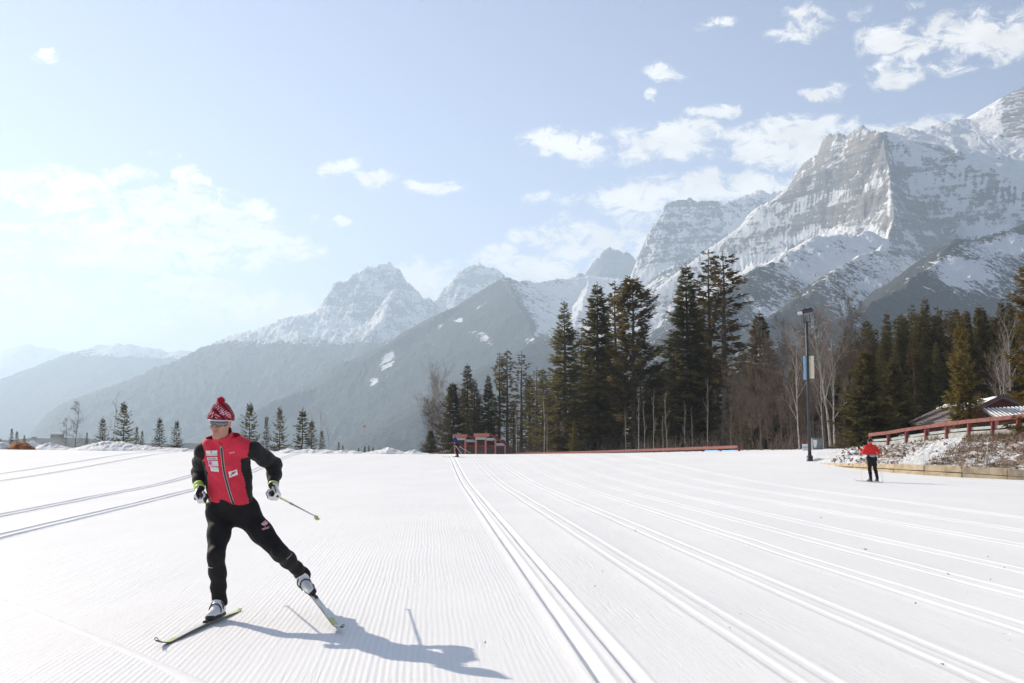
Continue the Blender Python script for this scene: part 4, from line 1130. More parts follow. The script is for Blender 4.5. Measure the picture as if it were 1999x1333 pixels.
earth = (.08 + .44 * sstep(.12, .34, tt) + .10 * sstep(.55, .9, tt)) * np.where(vv < .999, 1, .15)
ex_, ey_ = pxy(E_[..., 0], E_[..., 1], E_[..., 2])
gul_ = np.exp(-(((ex_ - 1815) + (ey_ - 885) * 1.6) / 26) ** 2)
earth = earth - .55 * gul_
ca.data.foreach_set('color', np.stack([earth + 0 * E_[..., 0], 0 * E_[..., 0], 0 * E_[..., 0], 0 * E_[..., 0] + 1], -1).astype(np.float32).ravel())
setp(obj('embankment', me), kind='structure')
emb_bvh = BVHTree.FromPolygons([tuple(v) for v in E_.reshape(-1, 3)], [tuple(f) for f in grid_faces(E_.shape[0], NS)])
# loose rocks and dry grass on the slope
rr_ = random.Random(12); rk = MB(); gr = MB()
for i in range(1200):
    s = rr_.random() ** .8; v = rr_.random()
    c = int(s * (NS - 1)); r = int(v * (MR - 1)); q = E_[r, c] + np.array([rr_.uniform(-.15, .15), rr_.uniform(-.15, .15), 0])
    if s < .14: continue
    if gul_[r, c] > .4 and rr_.random() < .85: continue
    z = rr_.choice([.035, .05, .06, .075, .11])
    rot = np.linalg.qr(np.array([[rr_.gauss(0, 1) for _ in range(3)] for _ in range(3)]))[0]
    rk.box(q + np.array([0, 0, z * .15]), (z * rr_.uniform(1, 2), z * rr_.uniform(.8, 1.4), z * rr_.uniform(.6, 1)), rot, z * .22)
setp(rk.part('rubble', M_rock), kind='stuff')
for i in range(16000):
    s = rr_.random(); v = rr_.random()
    c = int(s * (NS - 1)); r = int(v * (MR - 1)); q = E_[r, c]
    dn = fbm(q[0] * .5, q[1] * .5, 3, 91) + (.25 if s > .55 else -.12) + (.25 if v > .8 and s > .5 else 0)
    if dn < .20 or s < .25: continue
    if gul_[r, c] > .4: continue
    h = rr_.uniform(.15, .5); d = np.array([rr_.uniform(-.5, .5), rr_.uniform(-.5, .5), 1.0]) * h
    w = rr_.uniform(.008, .018); b = q - np.array([0, 0, .05]); sd = np.array([w, w * .5, 0])
    gr.add([b - sd, b + sd, b + d + np.array([.1 * h, 0, -.1 * h])], [(0, 1, 2)])
setp(gr.part('dry_grass', M_straw), kind='stuff')

# retaining wall of squared timbers
wall = thing('retaining_wall', 'low retaining wall of yellow timbers along the foot of the snowy bank', 'wall', wallP[3])
for course in range(2):
    L = along(wallP, 11)
    for i in range(10):
        a, b = L[i].copy(), L[i + 1].copy()
        ia, ib = 8 * i / 10, 8 * (i + 1) / 10
        ha, hb_ = wall_top(ia), wall_top(ib)
        za = a[2] - .12 + (ha + .12) * (course * .5) + (ha + .12) * .25; zb = b[2] - .12 + (hb_ + .12) * (course * .5) + (hb_ + .12) * .25
        a[2] = za; b[2] = zb
        d = (b - a) / np.linalg.norm(b - a); sh = np.array([d[1], -d[0], 0]) * (.012 * rr_.uniform(-1, 1) - course * .03)
        t = MB(); t.beam(a + d * .003 + sh, b - d * .003 + sh, .24, (ha + .12) * .5 - .012, .018)
        t.part('timber', M_timber, wall)

def fence(name, label, bases, tops, post_w, rail_h, rail_w, lower=None, group=None, rail_mat=None):
    f = thing(name, label, 'fence', bases[0], group)
    for b, t in zip(bases, tops):
        m = MB(); m.beam(b - np.array([0, 0, .25]), t, post_w, post_w, .015, up=(0, 1, 0)); m.part('post', M_red, f)
    for i in range(len(bases) - 1):
        a, b = tops[i], tops[i + 1]; d = (b - a) / np.linalg.norm(b - a)
        m = MB(); z = np.array([0, 0, rail_h * .5 - .02])
        nrm = np.array([d[1], -d[0], 0])
        m.beam(a + d * .006 + z * 0 + np.array([0, 0, -rail_h * .45]) + nrm * (post_w * .5 + rail_w * .5 + .003), b - d * .006 + np.array([0, 0, -rail_h * .45]) + nrm * (post_w * .5 + rail_w * .5 + .003), rail_w, rail_h, .012)
        m.part('top_rail', rail_mat or M_redlit, f)
        if lower:
            k, h, w = lower
            pa = bases[i] + (a - bases[i]) * k; pb = bases[i + 1] + (b - bases[i + 1]) * k
            m = MB(); m.beam(pa + d * .01 - nrm * (post_w * .5 + w * .5 + .004), pb - d * .01 - nrm * (post_w * .5 + w * .5 + .004), w, h, .008)
            m.part('lower_rail', M_pale, f)
    return f
fence('rail_fence', 'red wooden fence with pale lower rail on top of the snowy bank', fenceB, fenceT, .17, .21, .06, (.48, .15, .04))
# pale kerb behind the upper fence
kb = MB()
for i in range(len(fenceB) - 1):
    o_ = np.array([.10, .28, 0])
    a, b = fenceB[i] + o_, fenceB[i + 1] + o_
    kb.beam(a + np.array([0, 0, .10]), b + np.array([0, 0, .10]), .22, .40, .03)
ko = kb.part('kerb', M_conc); setp(ko, kind='structure')
# long low fence across the foot of the tall trees
N2 = 24
lx = np.array([988, 1008, 1028, 1048, 1069, 1091, 1114, 1138, 1163, 1189, 1217, 1246, 1276, 1305, 1340, 1372, 1408, 1443.0])
lt = np.interp(lx, [985, 1150, 1300, 1445], [884.5, 880.5, 875, 869.5]); lb = np.interp(lx, [985, 1150, 1300, 1445], [892, 890, 887, 884])
lY = np.interp(lx, [985, 1443], [152, 101])
fence('rail_fence', 'long low red rail fence in front of the tall conifers, from kiosk to right', np.array([at(a, b, y) for a, b, y in zip(lx, lb, lY)]), np.array([at(a, b, y) for a, b, y in zip(lx, lt, lY)]), .20, .26, .07)
bn = thing('banner', 'pale blue banner strips tied low on the right end of the long red rail', 'banner', at(1410, 883, 101.5))
for (x0, x1) in [(1376, 1402), (1409, 1438)]:
    a, b = at(x0, 881.6, np.interp(x0, lx, lY) - .35), at(x1, 881.0, np.interp(x1, lx, lY) - .35)
    m = MB(); m.beam(a, b, .03, .26, .01); m.part('cloth_strip', M_blue, bn)
lg = MB(); lg.tube([at(845, 886.5, 150), at(862, 886, 150)], .28, 10); lo_ = lg.part('fallen_log', M_redlit); setp(lo_, 'short reddish log lying at the foot of the shrubs left of the kiosk', 'log')

# ---- lamp post
lp = hit_ground(1581, 900)
lpY = lp[1]; sc_ = lpY / FPX
topz = at(1578, 630, lpY)[2]
post = thing('lamp_post', 'tall dark lamp post with two tilted floodlights right of the trees', 'lamp post', lp)
m = MB(); m.tube([lp + np.array([0, 0, -.3]), lp + np.array([0, 0, .25])], [.17, .17], 12); m.tube([lp + np.array([0, 0, .25]), lp + np.array([0, 0, .32])], [.17, .10], 12); m.part('base', M_dark, post, True)
m = MB(); m.tube([lp + np.array([0, 0, .3]), np.array([lp[0], lp[1], topz])], [.095, .07], 12); m.part('pole', M_dark, post, True)
ht_ = np.array([lp[0], lp[1], topz])
m = MB(); m.beam(ht_ + np.array([-.20, 0, .04]), ht_ + np.array([.24, 0, .04]), .08, .08, .01)
for sx in (-.16, .20): m.beam(ht_ + np.array([sx, 0, .04]), ht_ + np.array([sx, sx * .5, .48]), .05, .05, .008, up=(0, 1, 0))
m.part('bracket', M_dark, post)
aim = np.array([-.80, -.52, -.30]); aim /= np.linalg.norm(aim)
side_ = np.cross((0, 0, 1), aim); side_ /= np.linalg.norm(side_); up_ = np.cross(aim, side_)
for sx in (-.16, .16):
    c = ht_ + np.array([sx - .05, sx * .9, .60 + sx * .25])
    m = MB(); M3 = np.stack([aim, side_, up_], 1)
    m.box(c, (.50, .40, .20), M3, .04); m.box(c - aim * .08 + up_ * .125, (.30, .26, .06), M3, .02)
    fl_ = m.part('floodlight', M_dark, post)
    m = MB(); m.box(c - up_ * .105 + aim * .02, (.42, .33, .012), M3, .004); m.box(c + aim * .254, (.012, .34, .15), M3, .004)
    m.part('lens', M_lens, fl_)
for (mat, sx, lab, zt, zb) in ((M_blue, -1, 'pale blue pole banner hanging on the left side of the lamp post', 695, 743), (M_beige, 1, 'cream pole banner hanging on the right side of the lamp post', 694, 740)):
    z1, z0 = at(1580, zt, lpY)[2], at(1580, zb, lpY)[2]
    dv = np.array([sx * .50, sx * .86 * .55 if sx < 0 else -.86 * .55, 0]); dv /= np.linalg.norm(dv)
    bo = thing('pole_banner', lab, 'banner', (lp[0], lp[1], z0), 'banners on the lamp post')
    k = 8; V = []; F = []
    for i in range(k + 1):
        for (o1, th) in ((.085, .0), (.085 + .30, .0)):
            z = z0 + (z1 - z0) * i / k; wv = .012 * math.sin(i * 1.3)
            V.append(np.array([lp[0], lp[1], z]) + dv * o1 + np.array([dv[1], -dv[0], 0]) * (wv if o1 > .1 else 0))
    V = np.array(V); nr_ = np.array([dv[1], -dv[0], 0]) * .006; V2 = np.vstack([V + nr_, V - nr_]); h_ = len(V)
    for i in range(k):
        F.append((2 * i, 2 * i + 1, 2 * i + 3, 2 * i + 2)); F.append((h_ + 2 * i, h_ + 2 * i + 2, h_ + 2 * i + 3, h_ + 2 * i + 1))
        F.append((2 * i, 2 * i + 2, h_ + 2 * i + 2, h_ + 2 * i)); F.append((2 * i + 1, h_ + 2 * i + 1, h_ + 2 * i + 3, 2 * i + 3))
    part('cloth', V2, np.array(F), mat, bo)
    for z in (z0 + .01, z1 - .01):
        m = MB(); m.tube([np.array([lp[0], lp[1], z]), np.array([lp[0], lp[1], z]) + dv * .40], .014, 6); m.part('rod', M_dark, bo)
sh = MB()
for i in range(9):
    sh.ellipsoid(lp + np.array([.4 + .22 * i, -.1 + .05 * (i % 3), .04]), (.25, .2, .12 - .006 * i), 10, 6)
# snow mound at the post foot
V, F = sh.arrays(); V[:, 2] += .05 * fbm(V[:, 0] * 3, V[:, 1] * 3, 3, 3)
setp(part('snow_mound', V, F, M_bank), kind='structure')

# ---- blue barrier and utility box beyond the lamp post
Yb = 78.0
bb = at(1571.5, 878.5, Yb)
br = thing('barrier', 'small blue and white barrier with two red topped posts left of the lamp post', 'barrier', bb)
w_ = 12 * Yb / FPX
for sx in (-.36, .36):
    m = MB(); m.tube([bb + np.array([sx * w_, 0, -.2]), bb + np.array([sx * w_, 0, .42])], .035, 8); p_ = m.part('post', M_white, br, True)
    m = MB(); m.tube([bb + np.array([sx * w_, 0, .42]), bb + np.array([sx * w_, 0, .68])], [.045, .03], 8); m.part('red_cap', M_red, p_, True)
m = MB(); m.box(bb + np.array([0, -.06, .33]), (w_ * .95, .04, .17), None, .01); m.part('panel', M_white, br)
m = MB(); m.box(bb + np.array([0, -.06, .19]), (w_ * .95, .04, .09), None, .01); m.part('stripe', M_blue, br)
m = MB(); m.box(bb + np.array([0, -.06, .05]), (w_ * .95, .04, .16), None, .01); m.part('panel', M_white, br)
ub_ = at(1597, 878, 80)
bx = thing('utility_box', 'grey utility cabinet with a pale plate right of the lamp post', 'utility box', ub_)
m = MB(); m.box(ub_ + np.array([0, .25, .30]), (.74, .5, .95), None, .03); m.box(ub_ + np.array([0, .25, .80]), (.80, .56, .05), None, .015); m.part('cabinet', M_grey, bx)
m = MB(); x0 = ub_ + np.array([-.2, -.012, .38])
P = np.array([[-.13, 0, .32], [.13, 0, .32], [.13, 0, .05], [.07, 0, -.22], [-.07, 0, -.22], [-.13, 0, .05]])
V = np.vstack([x0 + P, x0 + P + np.array([0, .01, 0])])
m.add(V, [(0, 1, 2, 5), (5, 2, 3, 4), (0, 6, 7, 1), (1, 7, 8, 2), (2, 8, 9, 3), (3, 9, 10, 4), (4, 10, 11, 5), (5, 11, 6, 0)]); m.part('plate', M_white, bx)

# ---- red trail kiosk: two mono-pitch shelters
def shelter(px0, px1, pye, pyl, pyb, Y, label, slope_px, nposts):
    """fascia from px0 to px1, its top at pye; roof falls to the right by slope_px pixels"""
    k = Y / FPX
    b = at((px0 + px1) / 2, pyb, Y)
    x0, x1 = at(px0, pyb, Y)[0], at(px1, pyb, Y)[0]
    ze = at(px0, pye, Y)[2]; fh = (pyl - pye) * k
    o = thing('kiosk_shelter', label, 'kiosk', b, 'red trail kiosk shelters')
    xr = x1 + slope_px[0] * k; zr = ze - slope_px[1] * k
    # roof: a thick slab that is level over the fascia and falls to the right
    V = []; 
    for y in (Y - .6, Y + 2.2):
        for (x, z) in ((x0, ze), (x1, ze + .08), (xr, zr), (xr, zr - fh * .5), (x1, ze - fh * .45), (x0, ze - fh * .45)): V.append((x, y, z))
    m = MB(); m.add(V, [(0, 1, 7, 6), (1, 2, 8, 7), (2, 3, 9, 8), (3, 4, 10, 9), (4, 5, 11, 10), (5, 0, 6, 11), (0, 5, 4, 1), (1, 4, 3, 2), (6, 7, 10, 11), (7, 8, 9, 10)])
    m.part('roof', M_red, o)
    m = MB(); m.box(((x0 + x1) / 2, Y - .64, ze - fh * .5), (x1 - x0 + .06, .07, fh), None, .012); m.part('fascia', M_fascia, o)
    xs = np.linspace(x0 + .25, xr - .35, nposts)
    for x in xs:
        zt = np.interp(x, [x0, x1, xr], [ze - fh * .45, ze - fh * .45, zr - fh * .5])
        m = MB(); m.beam((x, Y - .4, b[2] - .4), (x, Y - .4, zt + .02), .24, .24, .015, up=(0, 1, 0)); m.part('post', M_fascia, o)
        m = MB(); m.beam((x, Y + 1.8, b[2] - .4), (x, Y + 1.8, zt + .02), .17, .17, .015, up=(0, 1, 0)); m.part('post', M_red, o)
    zb = b[2]
    for i in range(nposts - 1):
        xa, xb = xs[i] + .10, xs[i + 1] - .10
        m = MB(); m.box(((xa + xb) / 2, Y - .30, zb + .55), (xb - xa, .05, 1.25), None, .01); m.part('panel', M_brownwall, o)
        zt = np.interp((xa + xb) / 2, [x0, x1, xr], [ze - fh, ze - fh, zr - fh * .6])
        m = MB(); m.box(((xa + xb) / 2, Y - .52 + .05 * i, zt - .22), (xb - xa + .2, .05, .34), None, .01); m.part('sign_board', M_sign, o)
        m = MB(); m.box(((xa + xb) / 2, Y - .34, zb + 1.28), (xb - xa, .09, .14), None, .01); m.part('crossbar', M_red, o)
    m = MB(); m.box(((x0 + xr) / 2, Y + 1.7, zb + .9), (xr - x0 - .6, .06, 2.0), None, .01); m.part('back_wall', M_brownwall, o)
    return o
shelter(884.5, 912, 848, 853.5, 889, 156, 'left shelter of the red trail kiosk, partly behind the far blue skier', (22, 14), 3)
shelter(925.5, 955, 846, 852.5, 889, 152, 'right shelter of the red trail kiosk with its roof sloping down to the right', (36, 22), 4)

# ---- house behind the golden spruce
A0, A1 = np.array([33.6, 78.0, 5.0]), np.array([35.6, 93.0, 5.0])
ax = (A1 - A0) / np.linalg.norm(A1 - A0); lat = np.array([-ax[1], ax[0], 0]); HW, DZ = 3.5, 1.65
hs_ = thing('house', 'brown roofed house half hidden behind the golden spruce beyond the upper fence', 'house', (A0 + A1) / 2 - np.array([0, 0, 3.6]))
th = np.array([0, 0, -.14])
for sgn, mt in ((1, M_shingle), (-1, M_shingle)):
    e0, e1 = A0 + lat * HW * sgn - np.array([0, 0, DZ]), A1 + lat * HW * sgn - np.array([0, 0, DZ])
    a0, a1 = A0 - ax * .5, A1 + ax * .5; e0 = e0 - ax * .5; e1 = e1 + ax * .5
    # shingle courses: each a slightly proud strip
    nC = 13; rf = None
    m = MB(); m.add([a0 + th, a1 + th, e1 + th, e0 + th, a0 + 2 * th, a1 + 2 * th, e1 + 2 * th, e0 + 2 * th], [(0, 1, 2, 3), (7, 6, 5, 4), (0, 3, 7, 4), (1, 5, 6, 2), (3, 2, 6, 7), (0, 4, 5, 1)])
    rf = m.part('roof', M_shingle, hs_)
    for c in range(nC):
        f0, f1 = c / nC, (c + 1) / nC + .01
        up0, up1 = np.array([0, 0, -.13 + .0]), np.array([0, 0, -.13 + .05])
        q = [a0 + (e0 - a0) * f0 + up0, a1 + (e1 - a1) * f0 + up0, a1 + (e1 - a1) * f1 + up1, a0 + (e0 - a0) * f1 + up1]
        m = MB(); m.add(q + [v - np.array([0, 0, .03]) for v in q], [(0, 1, 2, 3), (7, 6, 5, 4), (3, 2, 6, 7), (0, 3, 7, 4), (1, 5, 6, 2), (0, 4, 5, 1)])
        m.part('shingle_course', M_shingle if c % 3 else M_shingle2, rf)
w0 = []
zb = 1.2
f0 = A0 + ax * .3; f1 = A1 - ax * .3
for p_ in (f0, f1):
    w0 += [p_ - np.array([0, 0, .30]), p_ + lat * (HW - .5) - np.array([0, 0, .30 + DZ * (HW - .5) / HW]), p_ + lat * (HW - .5) * 1 + np.array([0, 0, zb - p_[2]]), p_ - lat * (HW - .5) + np.array([0, 0, zb - p_[2]]), p_ - lat * (HW - .5) - np.array([0, 0, .30 + DZ * (HW - .5) / HW])]
m = MB(); m.add(w0, [(0, 1, 4), (1, 2, 3, 4), (5, 9, 6), (6, 9, 8, 7), (1, 6, 7, 2), (4, 3, 8, 9)]); m.part('wall', M_wallred, hs_)
for k in (.35, .6):
    c = f0 + (lat * (.9 if k < .5 else -.9)) - np.array([0, 0, 1.9]) - ax * .03
    Mx = np.stack([lat, ax, np.array([0, 0, 1.0])], 1)
    m = MB(); m.box(c, (.9, .08, .8), Mx, .02); wn_ = m.part('window', M_dark, hs_)
    m = MB(); m.box(c - ax * .05, (.74, .02, .64), Mx, .004); m.part('pane', plain('dark_window_glass', (.03, .04, .05), .1, .6), wn_)
m = MB(); m.beam(A0 - ax * .55 - np.array([0, 0, .10]), A0 - ax * .55 + lat * HW - np.array([0, 0, DZ + .10]), .06, .22, .01); m.beam(A0 - ax * .55 - np.array([0, 0, .10]) - lat * .02, A0 - ax * .55 - lat * HW - np.array([0, 0, DZ + .10]), .06, .22, .01); m.part('bargeboard', M_brownwall, hs_)
# snow patch lying on the roof near the ridge
V = []; n1_, n2_ = 40, 14
for j in range(n2_):
    for i in range(n1_):
        s = i / (n1_ - 1); v = .04 + .26 * j / (n2_ - 1)
        base = A0 - ax * .3 + (A1 - A0 + ax * .3) * s
        q = base + (lat * HW - np.array([0, 0, DZ])) * v
        t = fbm(s * 8, v * 9, 4, 33) + .12
        q = q + np.array([0, 0, -.05 + .13 * max(0, t) - (.12 if t < 0 else 0)]); V.append(q)
so_ = part('roof_snow', np.array(V), grid_faces(n2_, n1_), M_bank, hs_)
# low shed with a snowy ribbed roof right of the house
S0 = at(1945, 815, 68)
shd = thing('shed', 'low shed with a snow streaked ribbed roof behind the upper fence at the right edge', 'shed', S0 - np.array([0, 0, 1.2]))
sa = S0; sb = S0 + np.array([4.5, .6, .25]); sd_ = np.array([.5, 3.2, .62])
m = MB(); q = [sa, sb, sb + sd_, sa + sd_]; m.add(q + [v - np.array([0, 0, .08]) for v in q], [(0, 1, 2, 3), (7, 6, 5, 4), (0, 4, 5, 1), (1, 5, 6, 2), (2, 6, 7, 3), (3, 7, 4, 0)]); rf = m.part('roof', M_grey, shd)
for i in range(17):
    a = sa + (sb - sa) * (i + .5) / 17 + np.array([0, 0, .03]); m = MB(); m.beam(a, a + sd_, .13, .06, .02); m.part('snow_rib', M_bank, rf)
m = MB(); q0 = sa + np.array([.25, .3, -.08]); q1 = sb + np.array([-.25, .3, -.08]); dn = np.array([0, 0, -1.4])
q = [q0, q1, q1 + sd_ * .85, q0 + sd_ * .85]; m.add(q + [v + dn for v in q], [(0, 4, 5, 1), (1, 5, 6, 2), (2, 6, 7, 3), (3, 7, 4, 0)]); m.part('wall', M_wallred, shd)
# snowy slope between the fence and the house
V = []
for j in range(16):
    for i in range(40):
        px = 1735 + 330 * i / 39; Y = 76 + 20 * j / 15
        q = at(px, 850, Y); q[2] = 1.55 + .055 * (Y - 76) + .25 * float(fbm(q[0] * .4, Y * .4, 3, 15)) - .9 * (1 - min(1, j / 2, i / 3 + .2)); V.append(q)
me = mesh_np('snow_slope', np.array(V), grid_faces(16, 40), M_bank); setp(obj('snow_slope', me), kind='structure')

# ---- rust brown mound at the far left, distant lodge, marker ball
mb_ = hit_ground(42, 876.5, 60, 100)
V = []; n1_, n2_ = 40, 20
for j in range(n2_):
    for i in range(n1_):
        a = 2 * (i / (n1_ - 1)) - 1; v = j / (n2_ - 1)
        px = 42 + 27 * a
        top = np.interp(px, [14, 22, 30, 40, 50, 58, 69], [873, 866, 861, 862, 863, 868, 875])
        q = at(px, 877, 95.5 + 3 * v); zt = at(px, top, 97)[2]; zg = float(ground(q[0], q[1])) - .15
        q[2] = zg + max(0, zt - zg) * math.sin(math.pi * v) ** .6; V.append(q)
V = np.array(V); V[:, 2] += .10 * fbm(V[:, 0] * 2.2, V[:, 1] * 2.2, 4, 71)
setp(part('earth_mound', V, grid_faces(n2_, n1_), M_rust), 'rust brown earth mound poking out of the snow at the far left', 'mound')
Lg = at(112, 856, 1700)
ld = thing('lodge', 'tiny tan lodge with a pale roof far away across the valley at left', 'building', Lg)
m = MB(); m.box(Lg + np.array([0, 0, 3]), (17, 9, 7), None, .2); m.part('wall', plain('tan_wall', (.5, .36, .26), .9), ld)
m = MB(); q = np.array([[-9.5, -5.5, 6.4], [9.5, -5.5, 6.4], [9.5, 5.5, 6.4], [-9.5, 5.5, 6.4], [-7, 0, 10], [7, 0, 10]]) + Lg
m.add(q, [(0, 1, 5, 4), (2, 3, 4, 5), (1, 2, 5), (3, 0, 4), (3, 2, 1, 0)]); m.part('roof', M_white, ld)
for i in range(5):
    m = MB(); m.box(Lg + np.array([-6.6 + 3.3 * i, -4.55, 3.2]), (1.6, .2, 2.2)); m.part('window', M_dark, ld)
Ld = at(66, 857, 1750); l2 = thing('cabin', 'tiny white roofed cabin far away left of the distant lodge', 'building', Ld)
m = MB(); m.box(Ld + np.array([0, 0, 1.5]), (6, 5, 4), None, .1); m.part('wall', plain('grey_wall', (.35, .34, .33), .9), l2)
m = MB(); q = np.array([[-3.6, -3.2, 3.3], [3.6, -3.2, 3.3], [3.6, 3.2, 3.3], [-3.6, 3.2, 3.3], [-2.6, 0, 5.4], [2.6, 0, 5.4]]) + Ld
m.add(q, [(0, 1, 5, 4), (2, 3, 4, 5), (1, 2, 5), (3, 0, 4), (3, 2, 1, 0)]); m.part('roof', M_white, l2)
mk = at(711, 832, 120.0)
mo = thing('trail_marker', 'small orange marker ball high on a thin pole beyond the snow bank', 'marker', (mk[0], mk[1], float(ground(mk[0], mk[1]))))
m = MB(); m.ellipsoid(mk, (.15, .15, .12), 12, 8); m.part('ball', plain('orange_red_plastic', (.62, .14, .08), .5), mo, True)
m = MB(); m.tube([np.array([mk[0], mk[1], -1.0]), mk], [.012, .008], 5); m.part('pole', M_grey, mo)
# crumbs of bark and ice on the snow
db = MB(); dr = random.Random(3)
for i in range(24):
    px = dr.uniform(900, 1999); py = dr.uniform(960, 1300)
    q = hit_ground(px, py, 3, 60); z = dr.uniform(.004, .009) * (1 + q[1] * .05)
    db.box(q + np.array([0, 0, z * .2]), (z * dr.uniform(1, 3), z, z * .7), np.linalg.qr(np.array([[dr.gauss(0, 1) for _ in range(3)] for _ in range(3)]))[0], z * .2)
setp(db.part('snow_crumbs', plain('dirty_ice', (.34, .33, .33), .8, .2, var=.4)), kind='stuff')

# thin ridges of snow pushed up by ski edges
def ridge(pts, w=.03, hgt=.010):
    P = np.array([hit_ground(*p, 2.5, 60) for p in pts]); s_ = np.concatenate([[0], np.cumsum(np.linalg.norm(np.diff(P, axis=0), axis=1))]); n = max(12, int(s_[-1] / .05))
    q = np.linspace(0, s_[-1], n); P = np.stack([np.interp(q, s_, P[:, k]) for k in range(3)], 1); V = []
    d = np.gradient(P[:, :2], axis=0); d /= np.linalg.norm(d, axis=1, keepdims=True)
    for i, p in enumerate(P):
        sd = np.array([-d[i, 1], d[i, 0], 0]); ww = w * (1 + .5 * float(perlin(q[i] * 3, 1.0, 5))); hh = hgt * (.7 + .8 * abs(float(perlin(q[i] * 5, 2.0, 6))))
        g0 = float(ground(p[0], p[1]))
        for o_, z_ in ((-1, -.006), (-.35, hh), (.35, hh * .8), (1, -.006)): V.append(np.array([p[0], p[1], g0 + z_]) + sd * ww * o_)
    setp(part('snow_ridge', np.array(V), grid_faces(n, 4), M_snow), kind='structure')
ridge([(-10, 1168), (60, 1192), (140, 1225), (230, 1262), (330, 1306), (400, 1340)], .07, .006)
#ridge([(700, 1333), (728, 1265), (752, 1200), (780, 1120), (800, 1040)], .012, .006)
#ridge([(868, 1333), (874, 1200), (872, 1110), (860, 1040)], .014, .006)
#ridge([(1010, 1333), (975, 1200), (945, 1100), (918, 1020)], .012, .006)
#ridge([(0, 1260), (150, 1200), (300, 1150), (400, 1118)], .012, .005)
# ================================================================== PEOPLE
class Field:
    """smoothly blended round cones on a voxel grid, turned into one closed surface"""
    def __init__(self, lo, hi, h):
        self.lo = np.asarray(lo, float); self.h = h
        self.n = np.ceil((np.asarray(hi, float) - self.lo) / h).astype(int) + 1
        self.a = np.full(tuple(self.n), 1.0, dtype=np.float32)
        self.ax = [self.lo[i] + h * np.arange(self.n[i]) for i in range(3)]
    def _sub(self, lo, hi):
        i0 = np.maximum(0, np.floor((lo - self.lo) / self.h).astype(int)); i1 = np.minimum(self.n, np.ceil((hi - self.lo) / self.h).astype(int) + 1)
        sl = tuple(slice(a, max(a, b)) for a, b in zip(i0, i1))
        return sl, np.meshgrid(*[self.ax[i][sl[i]] for i in range(3)], indexing='ij')
    def cone(self, p0, p1, r0, r1, k=.02, flat=None, ratio=1.0, cut=False):
        p0 = np.asarray(p0, float); p1 = np.asarray(p1, float); R_ = max(r0, r1) * max(1, ratio) + k + .04
        sl, (X, Y, Z) = self._sub(np.minimum(p0, p1) - R_, np.maximum(p0, p1) + R_)
        if X.size == 0: return
        d = p1 - p0; L2 = float(d @ d) + 1e-9
        qx, qy, qz = X - p0[0], Y - p0[1], Z - p0[2]
        t = np.clip((qx * d[0] + qy * d[1] + qz * d[2]) / L2, 0, 1)
        qx, qy, qz = qx - t * d[0], qy - t * d[1], qz - t * d[2]
        if flat is not None:
            f = np.asarray(flat, float); f = f / np.linalg.norm(f)
            s = (qx * f[0] + qy * f[1] + qz * f[2]) * (1 / ratio - 1)
            qx, qy, qz = qx + s * f[0], qy + s * f[1], qz + s * f[2]
        v = np.sqrt(qx * qx + qy * qy + qz * qz) - (r0 + (r1 - r0) * t)
        if flat is not None: v = v * min(1, ratio) ** .5
        a = self.a[sl]
        if cut:
            hh = np.maximum(k - np.abs(a + v), 0) / k; self.a[sl] = np.maximum(a, -v) + hh * hh * k * .25
        else:
            hh = np.maximum(k - np.abs(a - v), 0) / k; self.a[sl] = np.minimum(a, v) - hh * hh * k * .25
    def chain(self, pts, rad, k=.02, flat=None, ratio=1.0):
        for i in range(len(pts) - 1): self.cone(pts[i], pts[i + 1], rad[i], rad[i + 1], k, flat, ratio)
    def plane(self, p, n):
        """keep the side the normal points away from"""
        n = np.asarray(n, float); n = n / np.linalg.norm(n)
        X, Y, Z = np.meshgrid(*self.ax, indexing='ij')
        self.a = np.maximum(self.a, ((X - p[0]) * n[0] + (Y - p[1]) * n[1] + (Z - p[2]) * n[2]).astype(np.float32))
    def ripple(self, amp, sc, seed=0, stretch=(1, 1, 1)):
        X, Y, Z = np.meshgrid(*self.ax, indexing='ij')
        m = np.abs(self.a) < .05
        x, y, z = X[m] * sc * stretch[0], Y[m] * sc * stretch[1], Z[m] * sc * stretch[2]
        w = fbm(x + .7 * z, z - .35 * y + .3 * x, 3, seed) + .6 * fbm(y * 1.3 + z * .4, z * .8 + x * .5, 3, seed + 4)
        self.a[m] += (amp * w).astype(np.float32)
    def surface(self):
        a = self.a.copy()
        for ax in range(3):
            s = [slice(None)] * 3; s[ax] = 0; a[tuple(s)] = np.maximum(a[tuple(s)], self.h); s[ax] = -1; a[tuple(s)] = np.maximum(a[tuple(s)], self.h)
        g = openvdb.FloatGrid(1.0); g.copyFromArray(a)
        P, Q = g.convertToQuads(0.0)
        V = np.asarray(P, float) * self.h + self.lo
        Q = np.asarray(Q, dtype=np.int32)
        c = V[Q]; vol = np.einsum('ij,ij->i', c[:, 0] - V.mean(0), np.cross(c[:, 1] - V.mean(0), c[:, 2] - V.mean(0))).sum()
        return V, (Q if vol > 0 else Q[:, ::-1])
def relax(V, F, n=2, lam=.5):
    e = np.concatenate([F[:, [0, 1]], F[:, [1, 2]], F[:, [2, 3]], F[:, [3, 0]]]); e = np.concatenate([e, e[:, ::-1]])
    cnt = np.bincount(e[:, 0], minlength=len(V))[:, None]
    for _ in range(n):
        s = np.stack([np.bincount(e[:, 0], weights=V[e[:, 1], k], minlength=len(V)) for k in range(3)], 1)
        V = V + lam * (s / np.maximum(cnt, 1) - V)
    return V
def face_data(V, F):
    c = V[F].mean(1); n = np.cross(V[F[:, 2]] - V[F[:, 0]], V[F[:, 3]] - V[F[:, 1]]); n /= (np.linalg.norm(n, axis=1, keepdims=True) + 1e-12)
    return c, n
def unit(v): v = np.asarray(v, float); return v / np.linalg.norm(v)
A_ = lambda *v: np.array(v, float)

